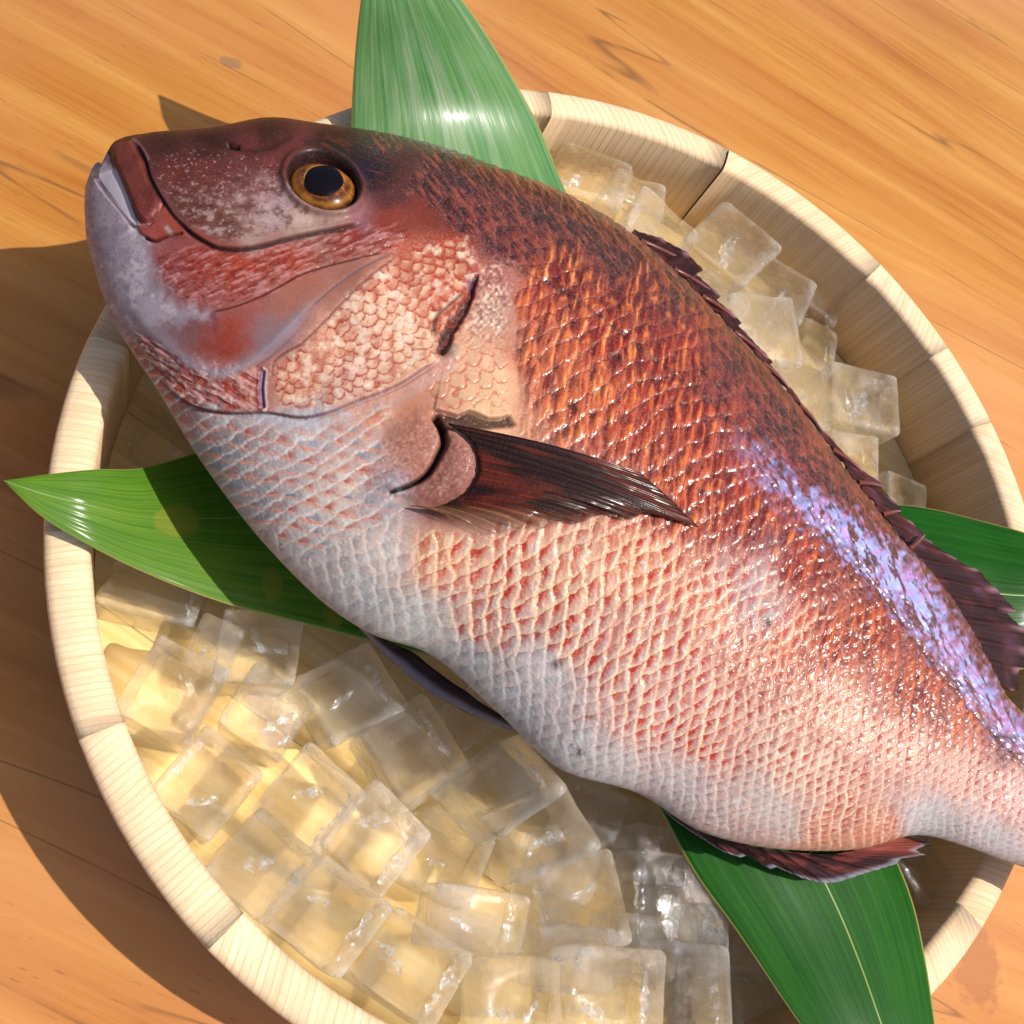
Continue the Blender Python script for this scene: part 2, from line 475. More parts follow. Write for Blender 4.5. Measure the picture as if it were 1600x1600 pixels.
M_RIB = NT('leaf_midrib'); _p = M_RIB.pbsdf(Base_Color=(0.16, 0.22, 0.04), Roughness=0.35); M_RIB.l(_p.outputs[0], M_RIB.out.inputs[0]); M_RIB = M_RIB.m
M_SKIN, M_FIN = mat_skin(), mat_fin()
M_IRIS = mat_eye('fish_iris', 0.25)
M_PUPIL = mat_eye('fish_pupil', 0.3, (0.005, 0.004, 0.007))
for _n in M_PUPIL.node_tree.nodes:
    if _n.type == 'BSDF_PRINCIPLED':
        _n.inputs['Specular IOR Level'].default_value = 0.05; _n.inputs['Coat Weight'].default_value = 0.03

# ------------------------------------------------------------------ table
def build_table():
    x0, x1, y0, y1, h = -1.3, 1.3, -0.9, 0.9, 0.035
    n = 4
    v = [(x0, y0, 0), (x1, y0, 0), (x1, y1, 0), (x0, y1, 0), (x0, y0, -h), (x1, y0, -h), (x1, y1, -h), (x0, y1, -h)]
    f = np.array([[0, 1, 2, 3], [7, 6, 5, 4], [0, 4, 5, 1], [1, 5, 6, 2], [2, 6, 7, 3], [3, 7, 4, 0]])
    o = add_mesh('table_top', v, f, M_TABLE, smooth=False)
    tag(o, 'varnished orange wooden table top with long diagonal grain under the tub', 'table')
build_table()

# ------------------------------------------------------------------ tub: staves and floor boards
RI = 0.932
TUB = empty('wooden_tub', W([0, 0, -ZT]))
tag(TUB, 'round pale wooden tub of upright staves holding the fish and ice', 'tub')
def build_tub():
    meas = [(1140, 228), (857, 140), (1365, 425), (1478, 545), (1536, 664), (190, 540), (66, 830), (1500, 1410), (330, 1480), (112, 1160), (545, 165)]
    ang = sorted(math.atan2(q[1], q[0]) % (2 * math.pi) for q in (at(x, y, 0) for x, y in meas))
    full = []
    for i, a in enumerate(ang):
        b = ang[(i + 1) % len(ang)] + (2 * math.pi if i == len(ang) - 1 else 0)
        k = max(1, round((b - a) / 0.50))
        full += [a + (b - a) * j / k for j in range(k)]
    dark = math.atan2(at(1140, 228, 0)[1], at(1140, 228, 0)[0]) % (2 * math.pi)
    prof = np.array([(0.936, -ZT + 0.002), (RI, -0.012), (RI + 0.004, -0.004), (RI + 0.012, 0.0), (0.966, 0.0015), (0.986, 0.0), (0.996, -0.005), (1.0, -0.014), (0.985, -ZT)])
    for i, a in enumerate(full):
        b = full[(i + 1) % len(full)] + (2 * math.pi if i == len(full) - 1 else 0)
        g0 = 0.0025 if abs(a - dark) < 1e-6 else 0.00001
        g1 = 0.0025 if abs(b - dark) < 1e-6 else 0.00001
        a0, b0 = a + g0, b - g1
        ns = 9
        th = np.linspace(a0, b0, ns)
        dr = (random.random() - 0.5) * 0.0005; dz = (random.random() - 0.5) * 0.0006
        pr = prof.copy(); pr[1:8, 1] += dz; pr[:, 0] += dr
        V = np.stack([np.stack([pr[:, 0] * math.cos(q), pr[:, 0] * math.sin(q), pr[:, 1]], 1) for q in th])
        for e in (0, -1):     # tiny eased edges at the joints
            V[e, 1:8, 2] -= 0.00005
        m = len(prof)
        F4 = gridfaces(ns, m, wrap=True)
        cap0 = np.arange(m)[None, :]; cap1 = (np.arange(m)[::-1] + (ns - 1) * m)[None, :]
        mid = (a0 + b0) / 2
        Wv = W(V.reshape(-1, 3))
        org = W([0.966 * math.cos(mid), 0.966 * math.sin(mid), -ZT])
        c, s_ = math.cos(-mid), math.sin(-mid)
        L = Wv - org
        L = np.stack([L[:, 0] * c - L[:, 1] * s_, L[:, 0] * s_ + L[:, 1] * c, L[:, 2]], 1)
        o = add_mesh('stave', L, [F4, cap0, cap1], M_STAVE, TUB, smooth=False)
        o.location = Vector(org) - TUB.location
        o.rotation_euler = (0, 0, mid)
    # floor boards
    dirv = math.radians(-32)
    ca, sa = math.cos(dirv), math.sin(dirv)
    edges = np.linspace(-0.95, 0.95, 7)
    zf, th = -0.225, 0.035
    for k in range(6):
        y0, y1 = edges[k] + 0.0005, edges[k + 1] - 0.0005
        ys = np.linspace(y0, y1, 9)
        r = 0.9338
        xs = np.sqrt(np.maximum(r * r - ys**2, 0.02))
        top = np.array([[-x, y] for x, y in zip(xs, ys)] + [[x, y] for x, y in zip(xs[::-1], ys[::-1])])
        top = np.stack([top[:, 0] * ca - top[:, 1] * sa, top[:, 0] * sa + top[:, 1] * ca], 1)
        n = len(top)
        V = np.r_[np.c_[top, np.full(n, zf)], np.c_[top, np.full(n, zf - th)]]
        i = np.arange(n); j = (i + 1) % n
        side = np.stack([j, i, i + n, j + n], 1)
        Wv = W(V)
        org = W([0, 0, zf])
        L = Wv - org
        c, s_ = math.cos(-dirv), math.sin(-dirv)
        L = np.stack([L[:, 0] * c - L[:, 1] * s_, L[:, 0] * s_ + L[:, 1] * c, L[:, 2]], 1)
        o = add_mesh('floor_board', L, [i[None, ::-1], (i + n)[None, :], side], M_BOARD, TUB, smooth=False)
        o.location = Vector(org) - TUB.location
        o.rotation_euler = (0, 0, dirv)
build_tub()

# ------------------------------------------------------------------ ice cubes
def unit_block(seed, rnd=0.16, hollow=0.0):
    """a softened, slightly melted block with unit sides, 6x6 quads a side"""
    n = 9
    r = np.random.default_rng(seed)
    verts = {}; V = []; Fq = []
    g = np.sin(np.linspace(-1, 1, n) * math.pi / 2) * 0.5
    g = 0.55 * g + 0.45 * np.linspace(-0.5, 0.5, n)
    def vid(p):
        k = tuple(np.round(p, 5))
        if k not in verts:
            verts[k] = len(V); V.append(p)
        return verts[k]
    for ax in range(3):
        for sgn in (-1, 1):
            idx = np.zeros((n, n), int)
            for i in range(n):
                for j in range(n):
                    p = np.zeros(3); p[ax] = 0.5 * sgn; p[(ax + 1) % 3] = g[i]; p[(ax + 2) % 3] = g[j]
                    idx[i, j] = vid(p)
            for i in range(n - 1):
                for j in range(n - 1):
                    q = [idx[i, j], idx[i + 1, j], idx[i + 1, j + 1], idx[i, j + 1]]
                    Fq.append(q if sgn > 0 else q[::-1])
    V = np.array(V)
    # round the corners
    c = 0.5 - rnd
    core = np.clip(V, -c, c); d = V - core
    ln = np.linalg.norm(d, axis=1); k = ln > 1e-9
    V[k] = core[k] + d[k] / ln[k, None] * rnd * np.max(np.abs(d[k]), axis=1)[:, None] / rnd
    # taper, skew, dents
    V[:, 0] *= 1 + V[:, 2] * (r.random() - 0.5) * 0.22
    V[:, 1] *= 1 + V[:, 2] * (r.random() - 0.5) * 0.22
    V[:, 0] += V[:, 1] * (r.random() - 0.5) * 0.12
    V[:, 2] += V[:, 0] * (r.random() - 0.5) * 0.12
    for _ in range(7):
        q = r.normal(size=3); q = q / np.linalg.norm(q) * 0.55
        dd = np.linalg.norm(V - q, axis=1)
        V -= (q / 0.55) * (r.random() * 0.11 - 0.02) * np.exp(-(dd / (0.16 + 0.2 * r.random()))**2)[:, None]
    if hollow:
        rr = (V[:, 0] / 0.3)**2 + (V[:, 1] / 0.3)**2
        V[:, 2] -= np.where(V[:, 2] > 0, hollow * np.exp(-rr * 1.2), 0)
    return V, np.array(Fq)

ICE = [
 # px, py, z of the top, image angle, width px, length px, height (tub radii), round, label
 (272, 1075, -0.07, 25, 118, 128, .15, .05, 'square smooth milky ice cube beside the left rim, below the left leaf'),
 (405, 1008, -0.06, 2, 118, 118, .15, .07, 'clear ice cube with a white bubble streak, under the left leaf'),
 (240, 922, -0.12, 10, 150, 82, .14, .10, 'wet glinting ice block against the left wall, half covered by the left leaf'),
 (325, 1222, -0.04, 38, 118, 128, .15, .06, 'large bright honey-lit ice cube touching the lower left rim'),
 (420, 1112, -0.09, 30, 112, 105, .14, .10, 'cracked ice cube between the milky square cube and the left leaf'),
 (550, 1082, -0.05, -30, 130, 118, .15, .07, 'clear ice cube with a small cube-shaped bubble, below the dark pelvic fin'),
 (492, 1245, -0.02, 40, 118, 118, .15, .08, 'ice cube with a ragged white corner in the middle of the lower left pile'),
 (652, 1172, -0.04, -35, 120, 140, .15, .08, 'clear ice cube directly under the tip of the pelvic fin'),
 (592, 1310, -0.005, 42, 120, 122, .15, .06, 'pale ice cube with a sharp diagonal edge, centre of the lower pile'),
 (412, 1352, -0.02, 38, 122, 118, .15, .07, 'speckled ice cube pressed against the lower left rim'),
 (518, 1430, 0.03, 36, 128, 124, .15, .05, 'ice cube with a long white glint, lapping over the lower left rim'),
 (650, 1512, 0.02, 32, 140, 118, .15, .06, 'ice cube with parallel ridges beside the glinting cube on the rim'),
 (702, 1338, -0.045, 25, 118, 118, .14, .10, 'frost-scratched ice cube below and left of the topmost tilted cube'),
 (800, 1228, 0.075, -38, 128, 118, .14, .06, 'topmost tilted ice cube leaning against the belly of the fish'),
 (852, 1300, 0.0, -25, 130, 118, .15, .11, 'rounded golden ice cube under the topmost tilted cube'),
 (752, 1440, 0.0, 8, 150, 92, .14, .09, 'low ice cube with a notch of light, below the frost-scratched cube'),
 (915, 1412, 0.01, -12, 128, 132, .15, .07, 'upright ice cube with a vertical white crack on its left edge'),
 (820, 1572, 0.05, 0, 125, 130, .15, .16, 'arch-shaped rounded ice cube at the bottom edge of the photo'),
 (972, 1560, 0.04, 4, 142, 128, .15, .07, 'milky ice cube at the bottom edge right of the arch-shaped one'),
 (1100, 1552, 0.03, 6, 92, 128, .15, .05, 'narrow ice cube at the bottom edge, last before the lower leaf'),
 (1074, 1412, -0.02, 5, 138, 142, .15, .09, 'cloudy cracked ice cube beside the left edge of the lower leaf'),
 (985, 1292, -0.10, 10, 110, 88, .14, .12, 'small shaded yellow ice cube under the belly next to the lower leaf'),
 (1200, 1540, -0.10, -8, 118, 138, .15, .10, 'deep ice cube showing below the left edge of the lower leaf'),
 (1442, 1345, -0.08, -30, 72, 120, .14, .08, 'ice cube in the shade under the tail, right of the anal fin'),
 (262, 692, -0.16, 35, 84, 76, .12, .12, 'small ice piece in the shadow of the head above the left leaf'),
 (905, 1500, -0.05, 3, 120, 90, .14, .09, 'low flat ice cube between the upright cube and the bottom row'),
 (930, 272, -0.05, 18, 120, 96, .14, .14, 'frosted ice piece beside the upper leaf behind the fish head'),
 (1000, 300, -0.055, 12, 92, 72, .14, .14, 'sparkling ice piece right of the frosted one beside the upper leaf'),
 (1040, 352, -0.03, 24, 116, 96, .14, .11, 'ice cube with a row of glints touching the first dorsal spines'),
 (1150, 378, -0.02, 38, 118, 116, .15, .09, 'upright bright ice cube standing nearest the far upper wall'),
 (1222, 446, -0.055, 28, 104, 92, .14, .10, 'ice cube with a slanted pale side face, behind the bright upright one'),
 (1200, 512, -0.02, -10, 118, 112, .15, .08, 'bluish ice cube with sharp facets against the dorsal fin'),
 (1283, 540, -0.11, 15, 70, 92, .13, .15, 'small golden ice chip beside the bluish cube'),
 (1258, 614, -0.065, 3, 96, 100, .14, .06, 'flat clear ice cube against the middle of the dorsal fin'),
 (1355, 620, -0.04, 2, 118, 98, .15, .07, 'ice cube with a square hollow and rounded corner, nearest the right wall'),
 (1338, 712, -0.08, 3, 82, 82, .13, .06, 'clear ice cube below the hollow cube next to the dorsal fin'),
 (1420, 776, -0.11, 4, 92, 62, .13, .07, 'low ice cube at the upper edge of the right leaf'),
] + [
 (940, 1262, -0.05, 25, 84, 76, .13, .14, 'shaded ice piece tucked under the belly right of the rounded golden cube'),
 (1035, 1335, -0.05, 8, 86, 80, .13, .12, 'yellow shaded ice piece at the top of the lower leaf edge'),
 (335, 1010, -0.11, 20, 70, 84, .10, .10, 'small clear ice piece between the milky cube and the white bubble streak'),
 (735, 1120, -0.10, -35, 88, 80, .11, .12, 'small shaded ice piece close under the belly right of the pelvic fin tip'),
 (890, 1350, -0.10, 20, 90, 90, .11, .12, 'golden ice piece wedged under the rounded golden cube'),
 (1150, 1470, -0.06, 0, 92, 96, .14, .09, 'clear ice cube touching the left edge of the lower leaf'),
 (1010, 1480, -0.08, 6, 104, 84, .12, .10, 'low cracked ice cube between the cloudy cube and the bottom row'),
 (1290, 470, -0.11, 30, 64, 60, .10, .16, 'tiny ice chip against the right wall behind the slanted cube'),
 (1040, 410, -0.04, 20, 90, 80, .14, .12, 'shaded ice cube half hidden behind the first dorsal spine'),
 (1130, 470, -0.03, 30, 92, 84, .14, .12, 'ice cube pressed against the dorsal fin below the upright bright one'),
]
def place_ice(px, py, z, ang, w, l, h, rd, label, seed, group='ice cubes piled in the wooden tub', frost=None):
    V, Fq = unit_block(seed, max(rd, 0.085), hollow=0.18 if 'hollow' in label or 'arch' in label else 0.0)
    c = at(px, py, z)
    d = np.linalg.norm(c - CAM) / F
    a = math.radians(-ang)
    sx, sy = w * d, l * d
    V = V * np.array([sx, sy, h]); V[:, 2] -= h / 2
    r = np.random.default_rng(seed + 500)
    tx, ty = r.normal(size=2) * 0.10
    if 'tilted' in label: tx, ty = 0.32, -0.22
    V[:, 2] += V[:, 0] * math.tan(tx) + V[:, 1] * math.tan(ty)
    L = np.stack([V[:, 0] * math.cos(a) - V[:, 1] * math.sin(a), V[:, 0] * math.sin(a) + V[:, 1] * math.cos(a), V[:, 2]], 1)
    o = add_mesh('ice_cube', L * S + W(c), Fq, M_ICE, origin=W(c))
    tag(o, label, 'ice cube', group)
    # white cracks and bubble trails frozen inside
    for q in range(2 if r.random() < .75 else 1):
        nu, nv = 16, 7
        u = np.linspace(-.5, .5, nu)[:, None] + np.zeros((1, nv)); v = np.linspace(-.5, .5, nv)[None] + np.zeros((nu, 1))
        if q == 0 and r.random() < .6:      # along one edge
            base = np.array([r.choice([-.40, .40]), 0, .18]); lu, lv, th = .72, .10, math.pi / 2
        else:
            base = np.r_[r.uniform(-.2, .2, 2), r.uniform(-.15, .25)]; lu, lv, th = r.uniform(.3, .55), r.uniform(.05, .16), r.uniform(0, 3.14)
        wv = lv * (1 - (2 * u)**2)**.5 * (.5 + vnoise(u * 9 + seed, v * 0, seed))
        x = u * lu; y = v * wv + .05 * (fbm(u * 4 + seed, v * 2, seed, 2) - .5)
        z = .10 * (fbm(u * 5, v * 5 + 3, seed + 3, 3) - .5) + v * wv * r.uniform(-1, 1)
        px_ = base[0] + x * math.cos(th) - y * math.sin(th); py_ = base[1] + x * math.sin(th) + y * math.cos(th)
        C = np.stack([px_ * sx, py_ * sy, (base[2] + z) * h - h / 2], -1)
        C[..., 2] += C[..., 0] * math.tan(tx) + C[..., 1] * math.tan(ty)
        K = np.stack([C[..., 0] * math.cos(a) - C[..., 1] * math.sin(a), C[..., 0] * math.sin(a) + C[..., 1] * math.cos(a), C[..., 2]], -1).reshape(-1, 3)
        add_mesh('ice_crack', K * S + W(c), gridfaces(nu, nv), M_CRACK, o, origin=W(c))
    return o
for i, q in enumerate(ICE):
    place_ice(*q, seed=100 + i)

# ------------------------------------------------------------------ bamboo leaves
def build_leaf(name, label, left, right, mat, bulge=0.012, n=90, m=41, ribline=None, amp=0.0012):
    """left/right: (px, py, z) edge polylines from root to tip"""
    A = resample(left, n); B = resample(right, n)
    PA = at(A[:, 0], A[:, 1], A[:, 2]); PB = at(B[:, 0], B[:, 1], B[:, 2])
    u = np.linspace(0, 1, m)
    P = PA[:, None] * (1 - u)[None, :, None] + PB[:, None] * u[None, :, None]
    wid = np.linalg.norm(PB - PA, axis=1)[:, None]
    cross = bulge * wid / wid.max() * (1 - (2 * u - 1)**2)[None]
    ii = np.linspace(0, 1, n)[:, None]
    ripple = amp * (vnoise(u[None] * 34 + 0 * ii, ii * 3, 5) - 0.5) + 0.006 * (vnoise(u[None] * 3 + 0 * ii, ii * 4, 8) - 0.5)
    P[..., 2] += cross + ripple
    P2 = P.copy(); P2[..., 2] -= 0.0022
    V = np.r_[P.reshape(-1, 3), P2.reshape(-1, 3)]
    f1 = gridfaces(n, m); f2 = gridfaces(n, m, off=n * m, flip=True)
    bd = np.r_[np.arange(m), np.arange(1, n) * m + m - 1, (n - 1) * m + np.arange(m - 2, -1, -1), np.arange(n - 2, 0, -1) * m]
    b2 = np.roll(bd, -1)
    side = np.stack([b2, bd, bd + n * m, b2 + n * m], 1)
    e1 = P[1, 0] - P[0, 0]; e2 = P[0, 1] - P[0, 0]
    if np.cross(e2, e1)[2] < 0:
        pass
    uv = np.stack([np.broadcast_to(u[None], (n, m)), np.broadcast_to(ii, (n, m))], -1).reshape(-1, 2)
    root = empty(name, W(P[n // 2, m // 2]))
    tag(root, label, 'leaf', 'bamboo leaves laid under the fish')
    blade = add_mesh('blade', W(V), [f1, f2, side], mat, root, origin=W(P[n // 2, m // 2]), uv=np.r_[uv, uv])
    # make sure normals look up
    me = blade.data
    if me.polygons[0].normal.z < 0:
        me.flip_normals()
    k = int(0.5 * (m - 1)) if ribline is None else int(ribline * (m - 1))
    C = P[:, k]
    T = np.gradient(C, axis=0); T /= np.linalg.norm(T, axis=1)[:, None]
    N = np.cross(T, [0, 0, 1.0]); N /= np.linalg.norm(N, axis=1)[:, None]
    ph = np.linspace(0, 2 * math.pi, 7)[:-1]
    wr = np.linspace(0.0034, 0.0018, n) * (1.0 if mat is M_LEAF_DARK else 0.45)
    R_ = C[:, None] + N[:, None] * (np.cos(ph)[None, :, None] * wr[:, None, None]) + np.array([0, 0, 1.0]) * (np.sin(ph)[None, :, None] * wr[:, None, None] * 0.45 - 0.0003)
    rb = add_mesh('midrib', W(R_.reshape(-1, 3)), gridfaces(n, 6, wrap=True), M_RIB, root, origin=W(C[n // 2]), uv=np.full((n * 6, 2), 0.3))
    return root
build_leaf('bamboo_leaf', 'pale waxy green bamboo leaf standing up behind the fish head over the far rim',
    [(520, 420, -0.03), (540, 300, 0.0), (548, 205, 0.035), (553, 110, 0.11), (564, 0, 0.22), (576, -70, 0.28), (590, -140, 0.325)],
    [(940, 420, -0.03), (905, 345, -0.02), (878, 285, 0.0), (832, 175, 0.06), (795, 108, 0.12), (722, 0, 0.22), (662, -70, 0.28), (592, -142, 0.325)],
    M_LEAF_PALE, bulge=0.05)
build_leaf('bamboo_leaf', 'bright green pointed bamboo leaf reaching over the left rim below the fish head',
    [(720, 660, 0.0), (560, 640, -0.03), (430, 665, -0.045), (330, 700, -0.05), (280, 716, -0.03), (215, 733, 0.01), (150, 734, 0.045), (75, 741, 0.06), (6, 750, 0.075)],
    [(760, 1040, -0.02), (640, 1018, -0.05), (560, 998, -0.06), (470, 974, -0.055), (340, 938, -0.04), (230, 896, -0.01), (140, 852, 0.028), (65, 806, 0.055), (7, 752, 0.075)],
    M_LEAF, bulge=0.02)
build_leaf('bamboo_leaf', 'dark glossy bamboo leaf under the dorsal fin at the right rim',
    [(1330, 800, -0.03), (1400, 788, -0.01), (1460, 795, 0.0), (1530, 812, 0.02), (1600, 831, 0.05), (1720, 880, 0.07), (1860, 985, 0.08)],
    [(1330, 1010, -0.03), (1400, 1040, -0.02), (1460, 1055, 0.0), (1530, 1060, 0.01), (1600, 1045, 0.03), (1720, 1030, 0.06), (1862, 990, 0.08)],
    M_LEAF_DARK, bulge=0.04)
build_leaf('bamboo_leaf', 'broad dark green bamboo leaf with a yellow midrib running out below the anal fin',
    [(960, 1140, -0.04), (1030, 1262, -0.02), (1085, 1362, -0.01), (1150, 1452, 0.0), (1250, 1600, 0.03), (1350, 1740, 0.05), (1470, 1860, 0.06)],
    [(1330, 1200, -0.03), (1390, 1320, -0.005), (1425, 1405, 0.005), (1448, 1500, 0.025), (1462, 1600, 0.045), (1476, 1740, 0.06), (1474, 1862, 0.06)],
    M_LEAF_DARK, bulge=0.03, ribline=0.56)

# ------------------------------------------------------------------ the fish: outline and body shape
DV = np.array([
 (150,257,149,259), (160,260,138,281), (176,262,131,315), (177,243,130,342), (184,228,132,364), (203,217,136,388),
 (240,213,143,415), (300,211,157,460), (360,204,176,505), (430,191,204,550), (510,200,242,607), (600,211,297,697),
 (680,228,345,766), (780,262,420,858), (890,305,520,953), (960,346,588,994), (1019,392,662,1018), (1123,498,775,1110),
 (1231,620,880,1204), (1322,742,1003,1243), (1401,838,1103,1303), (1476,927,1225,1328), (1525,1009,1345,1327),
 (1562,1080,1430,1306), (1600,1120,1505,1322), (1650,1162,1570,1345), (1720,1222,1660,1378), (1790,1282,1745,1420)], float)
HH = np.array([.004,.022,.036,.046,.056,.066,.082,.102,.121,.139,.156,.171,.181,.190,.195,.197,.197,.190,.178,.160,.140,.117,.097,.082,.071,.062,.050,.036])
ZM = 0.14
NS, NT_, NB = 1240, 590, 70
Mid = (DV[:, :2] + DV[:, 2:]) / 2
uk = np.r_[0, np.cumsum(np.linalg.norm(np.diff(Mid, axis=0), axis=1) + 2)]
def station(uq):
    r = cubic(np.c_[DV, HH], uk, uq)
    return r[:, :2], r[:, 2:4], np.maximum(r[:, 4], .002)
def section(Dp, Vp, h, v, z):
    """v (m,) in [-1,1] ventral->dorsal, z (m,) unit profile; returns (n,m,3)"""
    PD = at(Dp[:, 0], Dp[:, 1], ZM); PV = at(Vp[:, 0], Vp[:, 1], ZM)
    C = (PD + PV) / 2; H = (PD - PV) / 2
    P = C[:, None] + H[:, None] * v[None, :, None]
    P[..., 2] += h[:, None] * z[None]
    return P
def profile(v):
    return (1 - np.abs(v)**2.3)**0.60
# solve for the mid-plane outline whose rounded body shows the measured silhouette
uc = np.linspace(0, uk[-1], 160)
Dt, Vt, hc = station(uc)
un = (Dt - Vt); ln = np.linalg.norm(un, axis=1)[:, None]; un = un / ln
vv = np.sin(np.linspace(-1, 1, 81) * math.pi / 2)
zz = profile(vv)
Dc, Vc = Dt.copy(), Vt.copy()
for _ in range(8):
    Pt = section(Dc, Vc, hc, vv, zz); Pb = section(Dc, Vc, hc, vv, -zz)
    q = np.concatenate([proj(Pt), proj(Pb)], 1)
    s = np.einsum('nmk,nk->nm', q - Vt[:, None], un)
    kk = np.clip((uc - uk[3]) / (uk[7] - uk[3]), 0, 1)
    eD = (s.max(1) - ln[:, 0]) * kk; eV = s.min(1) * np.clip(uc / uk[5], 0, 1)
    Dc -= un * eD[:, None] * 0.8; Vc -= un * eV[:, None] * 0.8
us = np.concatenate([np.linspace(0, uk[24] + 25, NS - 60), np.linspace(uk[24] + 25, uk[-1], 61)[1:]])
DcF = np.stack([np.interp(us, uc, Dc[:, k]) for k in (0, 1)], 1)
VcF = np.stack([np.interp(us, uc, Vc[:, k]) for k in (0, 1)], 1)
hF = np.interp(us, uc, hc)
ph = np.linspace(0, math.pi, NT_)
vt = 0.55 * -np.cos(ph) + 0.45 * np.linspace(-1, 1, NT_)
vb = -np.cos(np.linspace(math.pi, 0, NB + 2))[1:-1]
PT = section(DcF, VcF, hF, vt, profile(vt))
PB = section(DcF, VcF, hF, vb, -profile(vb))

# ------------------------------------------------------------------ the fish: skin pattern, in the fish's own flank map
PX = proj(PT)                       # flank map coordinates (same units as the outline measurements)
X, Y = PX[..., 0], PX[..., 1]
DF = np.stack([np.interp(us, uc, Dt[:, k]) for k in (0, 1)], 1)
VF = np.stack([np.interp(us, uc, Vt[:, k]) for k in (0, 1)], 1)
MF = (DF + VF) / 2
arc = np.r_[0, np.cumsum(np.linalg.norm(np.diff(MF, axis=0), axis=1))]
HL = np.linalg.norm(DF - VF, axis=1) / 2
Uu = np.broadcast_to(arc[:, None], X.shape)
Vv = np.einsum('nmk,nk->nm', PX - MF[:, None], (DF - VF) / (2 * HL[:, None] + 1e-6))
Wn = Vv / (HL[:, None] + 1e-6)      # -1 belly .. 1 back

def sdpoly(pts, pad=40):
    """signed distance to a closed polygon (negative inside), cheap outside its box"""
    pts = np.asarray(pts, float)
    out = np.full(X.shape, 1e3)
    k = (X > pts[:, 0].min() - pad) & (X < pts[:, 0].max() + pad) & (Y > pts[:, 1].min() - pad) & (Y < pts[:, 1].max() + pad)
    x, y = X[k], Y[k]
    d = np.full(x.shape, 1e9); ins = np.zeros(x.shape, bool)
    for (ax, ay), (bx, by) in zip(pts, np.roll(pts, -1, 0)):
        ex, ey = bx - ax, by - ay
        t = np.clip(((x - ax) * ex + (y - ay) * ey) / (ex * ex + ey * ey + 1e-9), 0, 1)
        d = np.minimum(d, (x - ax - t * ex)**2 + (y - ay - t * ey)**2)
        c = ((ay > y) != (by > y)) & (x < (bx - ax) * (y - ay) / (by - ay + 1e-12) + ax)
        ins ^= c
    d = np.sqrt(d); out[k] = np.where(ins, -d, d)
    return out
def sdline(pts, pad=40, n=None):
    """signed distance to an open polyline; positive to the right of its direction (image sense: below a left-to-right line)"""
    pts = np.asarray(pts, float)
    if n: pts = resample(pts, n)
    out = np.full(X.shape, 1e3); tt = np.zeros(X.shape)
    k = (X > pts[:, 0].min() - pad) & (X < pts[:, 0].max() + pad) & (Y > pts[:, 1].min() - pad) & (Y < pts[:, 1].max() + pad)
    x, y = X[k], Y[k]
    best = np.full(x.shape, 1e9); sg = np.ones(x.shape); tp = np.zeros(x.shape)
    L = np.r_[0, np.cumsum(np.linalg.norm(np.diff(pts, axis=0), axis=1))]
    for i in range(len(pts) - 1):
        (ax, ay), (bx, by) = pts[i], pts[i + 1]
        ex, ey = bx - ax, by - ay
        t = np.clip(((x - ax) * ex + (y - ay) * ey) / (ex * ex + ey * ey + 1e-9), 0, 1)
        dd = (x - ax - t * ex)**2 + (y - ay - t * ey)**2
        b = dd < best
        best = np.where(b, dd, best)
        sg = np.where(b, np.sign(ex * (y - ay) - ey * (x - ax)), sg)
        tp = np.where(b, (L[i] + t * (L[i + 1] - L[i])) / L[-1], tp)
    out[k] = np.sqrt(best) * sg; tt[k] = tp
    return out, tt

